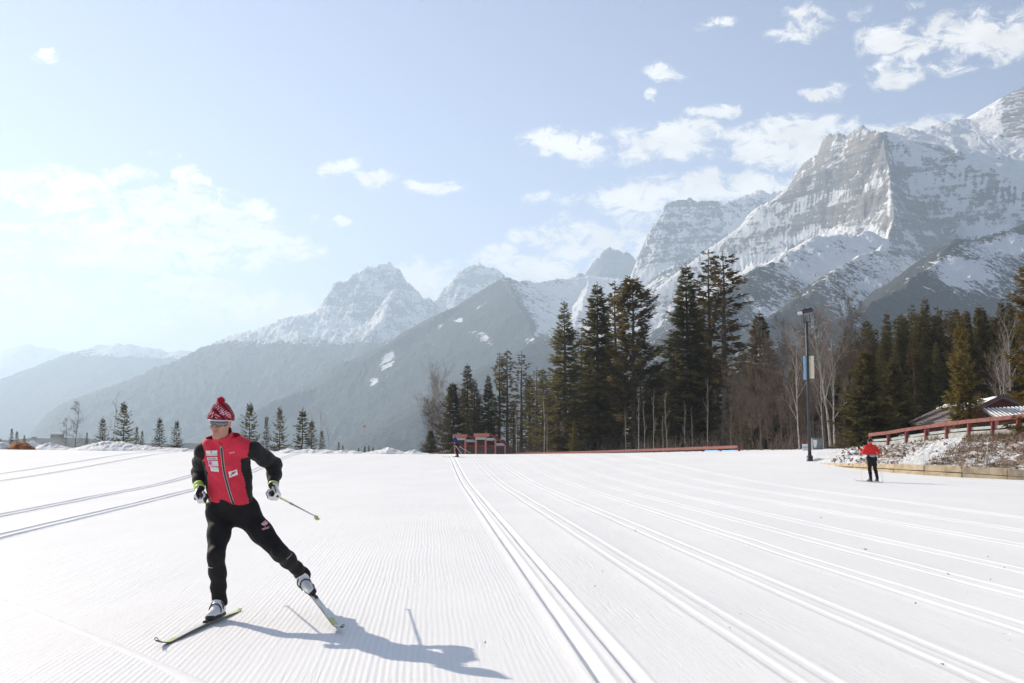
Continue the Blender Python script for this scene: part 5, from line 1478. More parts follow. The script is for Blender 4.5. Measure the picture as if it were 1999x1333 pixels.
M_skin = plain('skin', (.47, .24, .175), .55, .35, var=.10, scale=14)
M_vest = plain('red_softshell', (.62, .034, .065), .75, .2, var=.12, scale=9, bump=.15, sheen=.15)
M_black = plain('black_softshell', (.016, .015, .016), .8, .2, var=.25, scale=9, bump=.15, sheen=.1)
M_tight = plain('black_stretch_fabric', (.013, .012, .013), .75, .22, var=.25, scale=7)
M_hatm = None
M_green = plain('neon_green_fabric', (.42, .68, .08), .7, .2, var=.08)
M_wht = plain('white_synthetic', (.74, .74, .75), .5, .35, var=.06)
M_bootg = plain('boot_dark_rubber', (.03, .03, .035), .6, .3, var=.2)
M_bootgrey = plain('boot_grey_panel', (.30, .31, .33), .5, .35, var=.1)
M_pink = plain('pink_print', (.86, .46, .50), .8, .1, var=.05)
M_lensb = plain('mirror_grey_lens', (.16, .17, .18), .12, .7, metal=.6, var=.1)
M_carbon = plain('carbon_grey', (.30, .31, .31), .4, .5, var=.1)
M_steel = plain('bright_zip', (.42, .42, .42), .4, .5, metal=.5, var=.1)
M_ink = plain('dark_ink', (.04, .045, .06), .8, .1, var=.05)
M_lip = plain('lips', (.46, .19, .17), .5, .3, var=.05)
M_lime = plain('lime_ski_print', (.55, .62, .20), .45, .4, var=.1)
M_skiw = plain('white_ski_topsheet', (.70, .72, .66), .35, .5, var=.08)
M_skid = plain('dark_ski_base', (.035, .037, .035), .4, .5, var=.1)
M_purple = plain('purple_print', (.45, .12, .50), .8, .1, var=.05)
M_greyprint = plain('grey_print', (.36, .38, .38), .8, .1, var=.05)
M_redcoat = plain('bright_red_jacket', (.72, .03, .025), .75, .2, var=.1, sheen=.1)
M_navy = plain('navy_jacket', (.03, .04, .12), .8, .2, var=.15)

def hat_material():
    m, t, o = new_mat('knitted_hat'); N = NT(t); p = N.objc()
    rib = N.math('SINE', N.math('MULTIPLY', N.noise(p, 1, 0, 0), 3.0))
    w = N.n('ShaderNodeTexWave'); w.wave_type = 'BANDS'; w.bands_direction = 'DIAGONAL'; w.inputs['Scale'].default_value = 9.5; w.inputs['Distortion'].default_value = .6
    N.l(p, w.inputs['Vector'])
    f = N.noise(p, 120, 2, .6)
    c = N.mix(N.rng(w.outputs['Fac'], .40, .56), (.10, .010, .022), (.36, .022, .045))
    c = N.mix(N.rng(f, .62, .75, 0, .45), c, (.52, .10, .13))
    N.bsdf(o, c, .95, .1, 0, N.bump(N.noise(p, 190, 3, .6), .6, .004), .2)
    return m
M_hat = hat_material()

def text_mesh(txt, size=1.0):
    cu = bpy.data.curves.new('t', 'FONT'); cu.body = txt; cu.size = size; cu.align_x = 'CENTER'; cu.align_y = 'CENTER'; cu.resolution_u = 3
    o = bpy.data.objects.new('t', cu); C.objects.link(o)
    me = bpy.data.meshes.new_from_object(o.evaluated_get(bpy.context.evaluated_depsgraph_get()))
    V = np.array([v.co[:] for v in me.vertices]); F = [tuple(p.vertices) for p in me.polygons]
    bpy.data.objects.remove(o); bpy.data.curves.remove(cu); bpy.data.meshes.remove(me)
    return V[:, :2], F
def decal(name, flatV, faces, centre, right, up, bvh, mat, parent, off=.003):
    """lays a flat outline (metres in right/up) on the surface of a garment"""
    right = unit(right); up = unit(up - right * (up @ right)); nrm = np.cross(right, up)
    V = []
    for x, y in flatV:
        p = centre + right * x + up * y
        hit = bvh.ray_cast(Vector(p + nrm * .25), Vector(-nrm), .6)
        V.append(np.array(hit[0]) + np.array(hit[1]) * off if hit[0] is not None else p)
    me = bpy.data.meshes.new(name); rl = root_loc(parent)
    me.from_pydata([tuple(v - rl) for v in V], [], faces); me.materials.append(mat)
    return obj(name, me, parent)
def rect_grid(w, h, nx=6, ny=5, skew=0.0, shear=0.0):
    V = [((i / nx - .5) * w + shear * (j / ny - .5) * h, (j / ny - .5) * h + skew * (i / nx - .5) * w) for j in range(ny + 1) for i in range(nx + 1)]
    F = [(j * (nx + 1) + i, j * (nx + 1) + i + 1, (j + 1) * (nx + 1) + i + 1, (j + 1) * (nx + 1) + i) for j in range(ny) for i in range(nx)]
    return V, F

def fist(wrist, centre, axis, palm_dir, s=1.0, extra=0.0):
    """bones of a hand closed round a bar: list of (p0,p1,r0,r1)"""
    a = unit(axis); w = np.asarray(wrist, float); c = np.asarray(centre, float)
    n = unit(palm_dir - a * (palm_dir @ a))          # from the bar towards the knuckle side
    b = np.cross(a, n)
    if b @ (w - c) < 0: b = -b                       # b points to the wrist side
    e = extra
    out = []
    rb = .019 * s + e * .5
    knuck = []
    for i in range(4):
        o = a * ((i - 1.5) * .0205 * s) * (1 + .12 * (e > 0))
        k0 = c + o + n * (.036 * s) + b * (.012 * s); knuck.append(k0)
        ln = (1.0, 1.06, 1.0, .86)[i]
        ang0 = math.atan2(.0, 1.0)
        pts = [k0]
        for q, (an, rr) in enumerate(((-35, .036), (-95, .033), (-160, .028), (-205 - 15 * ln, .026))):
            an = R(an * (.9 + .1 * ln)); pts.append(c + o + (n * math.cos(an) + b * math.sin(an)) * rr * s * (1 + e * 8))
        rad = [.0105 * s + e, .0102 * s + e, .0095 * s + e, .0088 * s + e, .008 * s + e]
        for q in range(4): out.append((pts[q], pts[q + 1], rad[q], rad[q + 1]))
    root = w + (c - w) * .12
    for k in knuck: out.append((root, k, .021 * s + e, .014 * s + e))
    th0 = c + b * .034 * s - a * .028 * s + n * .006 * s
    th1 = c + a * (-.040 * s) + b * .008 * s - n * .024 * s
    th2 = c + a * (-.030 * s) - b * .012 * s - n * .034 * s
    out += [(root, th0, .020 * s + e, .015 * s + e), (th0, th1, .0145 * s + e, .012 * s + e), (th1, th2, .012 * s + e, .0095 * s + e)]
    return out

def ski(label, tail, tip, boot, lift=0.0, mat_top=None, L_up=.05):
    """one cross country ski from tail to tip; boot is the point under the ball of the foot"""
    tail = np.asarray(tail, float); tip = np.asarray(tip, float)
    d = tip - tail; L = np.linalg.norm(d); d /= L
    s = unit(np.cross(d, (0, 0, 1))); u = np.cross(s, d)
    o = thing('ski', label, 'ski', boot)
    n = 40; top = []; 
    for i in range(n + 1):
        t = i / n
        w = .0225 * (1 - .5 * max(0, (t - .90) / .10) ** 2) * (1 - .35 * max(0, (.06 - t) / .06))
        th = .005 + .013 * math.sin(math.pi * min(1, max(0, (t - .02) / .94))) ** .8
        z = L_up * max(0, (t - .86) / .14) ** 2 + .018 * max(0, (.05 - t) / .05) ** 2 + .012 * math.sin(math.pi * t)
        c = tail + d * (L * t) + u * z
        top.append((c, w, th))
    V = []; F = []; fm = []
    for c, w, th in top:
        V += [c - s * w + u * .004, c + s * w + u * .004, c + s * w * .88 + u * (.004 + th), c - s * w * .88 + u * (.004 + th)]
    for i in range(n):
        for k in range(4):
            F.append((4 * i + k, 4 * i + (k + 1) % 4, 4 * i + 4 + (k + 1) % 4, 4 * i + 4 + k))
            t = i / n
            fm.append(0 if k == 0 else (1 if k in (1, 3) else (3 if (.30 < t < .46 or .78 < t < .90 or t < .2) and k == 2 else 2)))
    F += [(0, 3, 2, 1), (4 * n, 4 * n + 1, 4 * n + 2, 4 * n + 3)]; fm += [0, 0]
    part('board', np.array(V), np.array(F), [M_skid, M_skid, M_skiw, M_lime], o, False, fm)
    # hollow tip: a small ring
    m = MB(); tc = top[-1][0]; rd = .015
    tl = unit(d + u * .9)
    m.tube([tc + tl * (rd * 1.5 * (1 - math.cos(a))) + s * rd * .75 * math.sin(a) for a in np.linspace(0, 2 * math.pi, 17)], .0030, 5, False)
    m.part('tip_ring', M_skid, o, True)
    m = MB(); b0 = boot; M3 = np.stack([d, s, u], 1); zb = 0.03
    m.box(b0 + d * .02 + u * zb, (.16, .038, .016), M3, .004); m.box(b0 + d * .125 + u * (zb + .006), (.05, .03, .028), M3, .006); m.box(b0 - d * .17 + u * (zb - .003), (.10, .036, .012), M3, .003)
    m.part('binding', M_bootg, o)
    return o
def ski_pole(label, grip, tip, over=.06, basket=M_lime, shaft=M_carbon, upper=M_lime, thick=1.0):
    grip = np.asarray(grip, float); tip = np.asarray(tip, float); d = unit(tip - grip); L = np.linalg.norm(tip - grip)
    o = thing('ski_pole', label, 'ski pole', grip)
    m = MB(); m.tube([grip - d * over, grip - d * over * .9, grip + d * .07, grip + d * .085], [.011, .0145, .0125, .009], 10); m.part('grip', M_bootg, o, True)
    m = MB(); m.tube([grip + d * .08, grip + d * L * .32], [.0085 * thick, .0080 * thick], 8); m.part('upper_shaft', upper, o, True)
    m = MB(); m.tube([grip + d * L * .32, grip + d * (L - .03)], [.0078 * thick, .0050 * thick], 8)
    for q in (.345, .365, .385): m.tube([grip + d * L * q, grip + d * L * (q + .008)], .0092 * thick, 8)
    m.part('lower_shaft', shaft, o, True)
    m = MB(); s = unit(np.cross(d, (0.3, .1, 1))); t = np.cross(d, s); c = grip + d * (L - .05)
    m.tube([c - d * .012, c + d * .012], [.014, .010], 8)
    ring = [c + (s * math.cos(a) + t * math.sin(a) * .9) * .030 for a in np.linspace(.2, 2 * math.pi * .62, 9)]
    for q in range(8): m.add([c, ring[q], ring[q + 1], c + d * .006, ring[q] + d * .006, ring[q + 1] + d * .006], [(0, 1, 2), (5, 4, 3), (1, 4, 5, 2)])
    m.part('basket', basket, o)
    m = MB(); m.tube([grip + d * (L - .03), tip], [.004, .0015], 6); m.part('tip', M_steel, o, True)
    return o

def person(J, label, st):
    """J: joints in world metres; st: clothing and detail"""
    h = st.get('voxel', .0085); fine = st.get('fine', False)
    pel, chest, neck = J['pelvis'], J['chest'], J['neck']
    fwd = unit(J['fwd']); upv = unit(neck - pel); rgt = unit(np.cross(upv, fwd)); fwd = np.cross(rgt, upv)
    if rgt @ (J['sh_r'] - J['sh_l']) < 0: rgt = -rgt
    foot = st.get('root', (J['an_r'] + J['an_l']) / 2 * A_(1, 1, 0))
    o = thing('person', label, 'person', foot, st.get('group'))
    allp = np.array([v for k, v in J.items() if k not in ('fwd', 'face', 'hu')])
    lo = allp.min(0) - .26; hi = allp.max(0) + .3
    hf = unit(J['face']); hu = unit(J['hu'] - hf * (J['hu'] @ hf)); hr = np.cross(hf, hu)
    H = J['head']
    hp = lambda r, f, u: H + hr * r + hf * f + hu * u
    # ---- body: one continuous surface from head to feet
    B = Field(lo, hi, h)
    B.cone(hp(0, -.018, .030), hp(0, .012, .026), .078, .074, .02)
    B.cone(hp(0, .018, -.005), hp(0, .046, -.090), .064, .034, .03)
    B.cone(hp(-.040, .012, -.055), hp(-.012, .058, -.098), .030, .020, .02); B.cone(hp(.040, .012, -.055), hp(.012, .058, -.098), .030, .020, .02)
    B.cone(hp(-.035, .066, .002), hp(.035, .066, .002), .020, .020, .012)
    for q in (-1, 1): B.cone(hp(.040 * q, .058, -.026), hp(.030 * q, .062, -.040), .020, .016, .014)
    B.cone(hp(0, .082, .004), hp(0, .103, -.034), .0095, .0135, .010); B.cone(hp(-.011, .090, -.037), hp(.011, .090, -.037), .0095, .0095, .008)
    B.cone(hp(-.020, .078, -.060), hp(.020, .078, -.060), .0085, .0085, .006); B.cone(hp(-.017, .077, -.071), hp(.017, .077, -.071), .0085, .0085, .006)
    B.cone(hp(-.010, .070, -.096), hp(.010, .070, -.096), .016, .016, .014)
    for q in (-1, 1): B.cone(hp(.079 * q, -.012, .012), hp(.076 * q, -.004, -.028), .020, .013, .006, hr, .45)
    B.cone(neck - upv * .03, hp(0, -.012, -.065), .058, .052, .03)
    B.chain([pel, pel + (chest - pel) * .5, chest, neck - upv * .07], [.135, .122, .140, .10], .05, fwd, .62)
    B.cone(J['sh_r'], J['sh_l'], .050, .050, .04)
    for s in 'rl':
        B.chain([J['sh_' + s], J['el_' + s], J['wr_' + s]], [.048, .036, .026], .03)
        for bone in fist(J['wr_' + s], J['gr_' + s], J['ga_' + s] - J['gr_' + s], J['gp_' + s] - J['gr_' + s]): B.cone(*bone, .008)
        B.chain([pel + (J['hip_' + s] - pel) * .9, J['kn_' + s], J['an_' + s]], [.080, .044, .030], .03)
        B.cone(J['kn_' + s] * .62 + J['an_' + s] * .38 - fwd * .015, J['kn_' + s] * .45 + J['an_' + s] * .55 - fwd * .01, .042, .036, .02)
        B.cone(J['an_' + s], J['heel_' + s] * .45 + J['toe_' + s] * .55 + A_(0, 0, .03), .034, .018, .03)
    V, F = B.surface(); V = relax(V, F, 1, .4)
    body = part('body', V, F, M_skin, o)
    m = MB()
    if fine:
        m.tube([hp(-.021, .0825, -.0655), hp(-.008, .0875, -.0640), hp(0, .0880, -.0655), hp(.008, .0875, -.0640), hp(.021, .0825, -.0655)], [.001, .0042, .0036, .0042, .001], 6); m.part('lips', M_lip, body, True)
    # ---- trousers
    T = Field(lo, hi, h)
    hr_, hl_ = J['hip_r'], J['hip_l']
    T.cone(hr_ + upv * .05, hl_ + upv * .05, .112, .112, .05, fwd, .90)
    T.cone(hr_ * .8 + pel * .2 - fwd * .03, hl_ * .8 + pel * .2 - fwd * .03, .105, .105, .05)
    T.cone(pel + upv * .02, pel + upv * .13, .150, .148, .04, fwd, .72)
    for s in 'rl':
        hip, kn, an = J['hip_' + s], J['kn_' + s], J['an_' + s]
        T.chain([hip, hip * .55 + kn * .45, kn], [.101, .086, .064], .045)
        d = unit(an - kn); side = unit(np.cross(d, rgt))
        if side @ fwd > 0: side = -side
        T.chain([kn, kn * .68 + an * .32 + side * .012, kn * .35 + an * .65 + side * .006, an - d * .035], [.063, .063, .054, .051], .035)
        T.cone(an - d * .05, an - d * .015, .056, .059, .015)
        T.cone(kn + unit(fwd) * .03, kn + fwd * .028 - d * .04, .045, .045, .03)
    T.ripple(st.get('fold', .010) * .95, 7.5, 5, (1, 1, .8))
    for s in 'rl':
        pass
    V, F = T.surface(); V = relax(V, F, 2, .5)
    keep = (V[F].mean(1) - (pel + upv * .15)) @ upv < 0
    for s in 'rl':
        an = J['an_' + s]; d = unit(an - J['kn_' + s]); c = V[F].mean(1)
        near = np.linalg.norm(c - an, axis=1) < .2
        keep &= ~(near & ((c - an) @ d > .006))
    tr_ = part('trousers', V, F[keep], st['trousers'], o)
    trb = BVHTree.FromPolygons([tuple(v) for v in V], [tuple(f) for f in F])
    # ---- jacket body (vest)
    G = Field(lo, hi, h)
    w = st.get('girth', 1.0)
    G.chain([pel + upv * .055, pel + upv * .14, pel + (chest - pel) * .62, chest + upv * .03, chest + upv * .09], [.168 * w, .160 * w, .164 * w, .178 * w, .165 * w], .05, fwd, .66)
    G.cone(J['sh_r'] * .86 + J['sh_l'] * .14, J['sh_l'] * .86 + J['sh_r'] * .14, .072 * w, .072 * w, .05)
    G.cone(chest + fwd * .055 - rgt * .06, chest + fwd * .055 + rgt * .06, .075, .075, .06)
    G.cone(J['sh_r'] * .6 + neck * .4 + upv * .012, neck + upv * .015, .055, .060, .04); G.cone(J['sh_l'] * .6 + neck * .4 + upv * .012, neck + upv * .015, .055, .060, .04)
    if st.get('one_piece'):
        for s in 'rl': G.chain([J['sh_' + s], J['el_' + s], J['wr_' + s]], [.068, .054, .042], .035)
    G.ripple(st.get('fold', .010) * 1.25, 6.5, 9, (1, 1, 1.1))
    V, F = G.surface(); V = relax(V, F, 2, .5)
    c, n = face_data(V, F)
    keep = ((c - (pel + upv * .052)) @ upv > 0)
    if not st.get('one_piece'): keep &= ((c - (neck + upv * .035)) @ upv < 0)
    mats = [st['jacket'], st.get('side', st['jacket'])]
    fm = None
    if st.get('side') is not None:
        lat = (c - chest) @ rgt; fr_ = (c - (pel + (chest - pel) * .5)) @ fwd; hgt = (c - pel) @ upv
        span = np.abs(lat) + .35 * np.clip(.25 - hgt, 0, .2)
        fm = ((np.abs(lat) > .128 - .25 * np.clip(hgt - .30, 0, .1) + .022 * np.sin(hgt * 9)) & (fr_ < .085) & (hgt < .42)).astype(int)
        fm = fm[keep]
    jk = part('jacket', V, F[keep], mats, o, True, fm)
    jb = BVHTree.FromPolygons([tuple(v) for v in V], [tuple(f) for f in F])
    # collar
    Cc = Field(neck - .2, neck + .25, h * .8)
    cu = unit(upv * .85 + fwd * .1)
    Cc.cone(neck + upv * .00, neck + cu * .10 + fwd * .008, .076, .073, .02)
    V, F = Cc.surface(); V = relax(V, F, 2, .5); c, n = face_data(V, F)
    k2 = ((c - (neck + cu * (.088 if fine else .06) + fwd * .0)) @ unit(cu + fwd * .35) < 0) & ((c - (neck - upv * .02)) @ cu > 0)
    # the collar stands open in front
    if fine: k2 &= ~(((c - neck) @ fwd > .045) & (np.abs((c - neck) @ rgt - .004) < .26 * np.clip((c - neck) @ cu + .012, 0, .1)))
    col = part('collar', V, F[k2], [st['jacket'], st.get('collar_in', st['jacket'])], jk)
    col.data.materials[0] = st['jacket']
    sd = col.modifiers.new('thick', 'SOLIDIFY'); sd.thickness = .007; sd.offset = 0; sd.material_offset = 1; sd.material_offset_rim = 0
    # sleeves
    if not st.get('one_piece'):
        for s in 'rl':
            sh, el, wr = J['sh_' + s], J['el_' + s], J['wr_' + s]
            S = Field(np.minimum(np.minimum(sh, el), wr) - .14, np.maximum(np.maximum(sh, el), wr) + .14, h * .9)
            S.chain([sh + (sh - neck) * .02, sh * .5 + el * .5, el, el * .5 + wr * .5, wr], [.070, .064, .056, .054, .043], .03)
            S.ripple(.013, 9.0, 13 + ord(s))
            V, F = S.surface(); V = relax(V, F, 2, .5)
            part('sleeve', V, F, st.get('sleeve', st['jacket']), o)
    # gloves: palm, four bent fingers and a thumb round the grip
    for s in 'rl':
        wr, g_ = J['wr_' + s], J['gr_' + s]; gp = J['gp_' + s] - g_
        S = Field(np.minimum(wr, g_) - .12, np.maximum(wr, g_) + .12, min(h, .005))
        for bone in fist(wr, g_, J['ga_' + s] - g_, gp, 1.06, .0035): S.cone(*bone, .005)
        d = unit(g_ - wr)
        S.cone(wr - d * .03, wr + d * .02, .036, .033, .015)
        V, F = S.surface(); V = relax(V, F, 1, .35)
        c, n = face_data(V, F)
        back_ = (n @ unit(gp) > .15) & ((c - wr) @ d > .012) if fine else np.zeros(len(F), bool)
        gl_ = part('glove', V, F, [st.get('glove', M_bootg), M_wht], o, True, back_.astype(int))
        if fine:
            m = MB(); a0 = wr - d * .035; m.tube([a0, a0 + d * .02, wr + d * .012, wr + d * .02], [.041, .043, .040, .037], 14, True); m.part('cuff', M_green if s == 'r' else M_black, gl_, True)
            m = MB(); m.tube([wr + d * .004, wr + d * .018], [.0435, .0415], 14, True); m.part('wrist_strap', M_lime, gl_, True)
            b = unit(np.cross(J['ga_' + s] - g_, gp))
            for q in (-.012, .016):
                cc = g_ + unit(gp) * .054 + unit(J['ga_' + s] - g_) * q
                m = MB(); m.ellipsoid(cc, (.009, .009, .012), 8, 5); m.part('knuckle_pad', M_bootg, gl_, True)
    # boots
    for s in 'rl':
        an, toe, heel = J['an_' + s], J['toe_' + s], J['heel_' + s]
        fd = unit(toe - heel); kn = J['kn_' + s]; leg = unit(kn - an)
        su = unit(leg - fd * (leg @ fd)); ss = np.cross(fd, su)
        S = Field(np.minimum(np.minimum(an, toe), heel) - .14, np.maximum(np.maximum(an, toe), heel) + .16, min(h, .0065))
        S.cone(heel + su * .042, heel + fd * .10 + su * .044, .040, .043, .02, ss, .88)
        S.cone(heel + fd * .10 + su * .044, toe - fd * .035 + su * .030, .044, .031, .025, su, .92)
        S.cone(heel + fd * .035 + su * .06, an + leg * .065, .046, .052, .03)
        S.cone(heel + fd * .09 + su * .075, an + leg * .02 + fd * .01, .034, .042, .03)
        S.plane(heel + su * .004, -su)
        V, F = S.surface(); V = relax(V, F, 1, .4)
        bt = part('boot', V, F, st.get('boot', M_wht), o)
        S = Field(np.minimum(toe, heel) - .1, np.maximum(toe, heel) + .1, min(h, .0065))
        S.cone(heel + su * .006, heel + fd * .11 + su * .006, .042, .040, .02); S.cone(heel + fd * .11 + su * .006, toe - fd * .03 + su * .006, .044, .034, .02)
        S.plane(heel + su * .022, su); S.plane(heel - su * .008, -su)
        V, F = S.surface(); V = relax(V, F, 1, .3)
        part('sole', V, F, M_bootg, bt)
        if fine:
            m = MB()
            cap = toe - fd * .052 + su * .030
            m.ellipsoid(toe - fd * .030 + su * .018, (.034, .036, .022), 12, 8, np.stack([fd, ss, su], 1)); m.part('toe_cap', M_bootg, bt, True)
            for (t0, r_) in ((.125, .046), (.085, .049)):
                cc = heel + fd * t0 + su * (.052 if t0 > .1 else .070)
                m = MB(); m.tube([cc + (ss * math.cos(a) + su * math.sin(a)) * (r_ + .001) for a in np.linspace(-.35, math.pi + .35, 14)], .0052, 5); m.part('strap', M_bootg, bt, True)
            m = MB(); cc = an + leg * .03
            m.tube([cc + (ss * math.cos(a) + fd * math.sin(a)) * .0545 for a in np.linspace(0, 2 * math.pi, 18)], .006, 5); m.part('ankle_strap', M_bootgrey, bt, True)
            for sg in (-1, 1):
                m = MB(); m.box(heel + fd * .07 + su * .050 + ss * sg * .040, (.10, .010, .034), np.stack([fd, ss, su], 1), .004); m.part('side_panel', M_bootgrey if sg < 0 else M_bootg, bt)
    # head gear
    Hh = Field(H - .22, H + .26, min(h, .006))
    if st['hat'] == 'pompom':
        Hh.cone(hp(0, -.018, .030), hp(0, .008, .030), .0905, .0875, .02)
        Hh.cone(hp(0, -.016, .045), hp(0, -.012, .090), .090, .068, .05)
        for q in (-1, 1): Hh.cone(hp(.062 * q, -.012, .005), hp(.066 * q, -.006, -.026), .032, .026, .02)
        Hh.plane(hp(0, .055, .030), unit(-hu + hf * .22) * 1.0)
    else:
        Hh.cone(hp(0, -.018, .032), hp(0, .010, .030), .088, .084, .02)
        Hh.plane(hp(0, .05, .018), unit(-hu + hf * .12))
    if st['hat'] == 'pompom':
        pass
    V, F = Hh.surface(); V = relax(V, F, 1, .4)
    hat = part('hat', V, F, st['hatmat'], o)
    hb_ = BVHTree.FromPolygons([tuple(v) for v in V], [tuple(f) for f in F])
    if st['hat'] == 'pompom':
        m = MB(); pc = hp(0, -.012, .166); rs = np.random.RandomState(4)
        m.ellipsoid(pc, (.026, .026, .024), 12, 8)
        dv = rs.normal(size=(420, 3)); dv /= np.linalg.norm(dv, axis=1, keepdims=True)
        for q in dv:
            t = unit(np.cross(q, rs.normal(size=3))) * .0030; b = pc + q * .018
            m.add([b - t, b + t, pc + q * (.034 + .004 * rs.rand())], [(0, 1, 2)])
        m.part('pom_pom', plain('red_wool_pompom', (.56, .018, .035), .95, .1, var=.2), hat)
    return o, dict(fwd=fwd, up=upv, right=rgt, hp=hp, jacket=jk, jbvh=jb, trousers=tr_, tbvh=trb, hat=hat, hbvh=hb_, hr=hr, hf=hf, hu=hu, body=body)

# ------------------------------------------------------------------ the skier in front
fr_r = at(425, 1210, 8.78)
J = dict(
    pelvis=at(455, 992, 9.10), chest=at(441, 900, 9.02), neck=at(437, 862, 8.93), fwd=A_(.02, -1, -.10),
    sh_r=at(398, 880, 8.95), sh_l=at(494, 878, 8.97), el_r=at(388, 921, 9.18), el_l=at(536, 908, 9.19),
    wr_r=at(389, 951, 8.99), wr_l=at(534, 945, 9.02),
    gr_r=at(394, 969, 8.92), gr_l=at(532, 964, 8.93),
    hip_r=at(432, 1008, 9.08), hip_l=at(481, 1004, 9.14), kn_r=at(421, 1087, 8.84), kn_l=at(547, 1080, 9.02),
    an_r=at(427, 1176, 8.98), an_l=at(607, 1153, 9.23),
    head=at(430, 824, 8.83), face=A_(-.20, -.97, -.17), hu=A_(.05, -.05, 1.0))
gR = J['gr_r']; gL = J['gr_l']
tipL = at(622, 1011, 10.42); tipR = gR + unit(A_(-2.66, 10.87, .42) - gR) * 1.58
J['ga_l'] = gL + unit(gL - tipL); J['ga_r'] = gR + unit(gR - tipR)
J['gp_l'] = gL + A_(.75, -.45, -.25); J['gp_r'] = gR + A_(-.75, -.45, -.25)
# feet stand on the skis
skR_tail, skR_tip = A_(-2.215, 9.44, .0), A_(-2.352, 7.70, .0)
for q in (skR_tail, skR_tip): q[2] = float(ground(q[0], q[1])) - .004
dR = unit(skR_tip - skR_tail); bR = skR_tail + dR * .70
J['toe_r'] = bR + dR * .06 + A_(0, 0, .042); J['heel_r'] = bR - dR * .215 + A_(0, 0, .045)
skL_tip = A_(-1.215, 8.27, .0); skL_tip[2] = float(ground(skL_tip[0], skL_tip[1])) - .002
dL = unit(A_(-.37, .93, .135)); skL_tail = skL_tip + dL * 1.80; dL = -dL
bL = skL_tip - dL * 1.02
J['toe_l'] = bL + dL * .06 + A_(0, 0, .042); J['heel_l'] = bL - dL * .215 + A_(0, 0, .045)
for s in 'rl': # ankle over the heel
    hl_ = J['heel_' + s]; fd = unit(J['toe_' + s] - hl_); J['an_' + s] = hl_ + fd * .045 + A_(0, 0, .085) + (A_(-.035, .01, 0) if s == 'l' else A_(0, .02, 0))
man, K = person(J, 'skier in red vest and red bobble hat skating towards the camera in the foreground',
    dict(voxel=.0085, fine=True, trousers=M_tight, jacket=M_vest, side=M_black, sleeve=M_black, collar_in=M_black, hat='pompom', hatmat=M_hat, root=A_(-2.0, 8.95, 0), fold=.011, girth=1.0))
hp, hat, jk, jb, tr_, tb = K['hp'], K['hat'], K['jacket'], K['jbvh'], K['trousers'], K['tbvh']
# red neck warmer
S = Field(J['neck'] - .15, J['neck'] + .2, .007); S.cone(J['neck'] + K['up'] * .01, hp(0, .008, -.085), .060, .050, .02); V, F = S.surface(); V = relax(V, F, 2); c, n = face_data(V, F)
k_ = ((c - (J['neck'] + K['up'] * .052)) @ K['up'] < 0)
part('neck_warmer', V, F[k_], M_vest, man)
# sunglasses: wrapped lenses, white brow bar and temples
def arc(r, f, u, n=21, hw=1.28):
    return [hp(r * math.sin(a), -.012 + f * math.cos(a), u + .004 * math.cos(a * 2)) for a in np.linspace(-hw, hw, n)]
gls = MB(); up_e, lo_e = arc(.0805, .115, .022), arc(.0790, .111, -.024)
V = []
for i, (a, b) in enumerate(zip(up_e, lo_e)):
    t = abs(i - 10) / 10; sag = 1.0 - .5 * max(0, (t - .6) / .4) ** 2
    if abs(i - 10) < 2: sag = .62 if abs(i - 10) == 1 else .5
    V += [a, a + (b - a) * .5 * sag * 1.0 + K['hf'] * .004, a + (b - a) * sag]
F = []
for i in range(20):
    for k in range(2): F.append((3 * i + k, 3 * i + 3 + k, 3 * i + 4 + k, 3 * i + 1 + k))
sg = part('sunglasses', np.array(V), np.array(F), M_lensb, man)
sm = sg.modifiers.new('thick', 'SOLIDIFY'); sm.thickness = .003
m = MB(); m.tube([p + K['hf'] * .002 + K['hu'] * .002 for p in arc(.082, .1165, .023)], .0044, 6)
for q in (-1, 1): m.tube([hp(.0755 * q, .024, .021), hp(.082 * q, -.005, .016), hp(.084 * q, -.035, .010)], [.006, .0075, .003], 6)
m.part('frame', M_wht, sg, True)
# lettering knitted round the hat in slanting rows
for (txt, size, cr, cu_, slant) in (('ONEWAY', .060, .006, .056, .55), ('ONEWAY', .046, -.024, .112, .55), ('WAY', .052, .070, .026, .55), ('ONE', .044, -.074, .070, .5)):
    T2, F2 = text_mesh(txt, size)
    ca_, sa_ = math.cos(slant), math.sin(slant)
    T2 = np.stack([T2[:, 0] * ca_ - T2[:, 1] * sa_, T2[:, 0] * sa_ + T2[:, 1] * ca_], 1)
    me = bpy.data.meshes.new('lettering'); Vv = []; miss = []
    for x, y in T2:
        a = (cr + x) / .088; p0 = hp(0, -.012, cu_ + y); d = K['hf'] * math.cos(a) - K['hr'] * -math.sin(a)
        hit = K['hbvh'].ray_cast(Vector(p0 + d * .25), Vector(-d), .4)
        miss.append(hit[0] is None); Vv.append(np.array(hit[0]) + np.array(hit[1]) * .0022 if hit[0] is not None else p0)
    me.from_pydata([tuple(v - root_loc(hat)) for v in Vv], [], [f for f in F2 if not any(miss[q] for q in f)]); me.materials.append(M_pink); obj('lettering', me, hat)
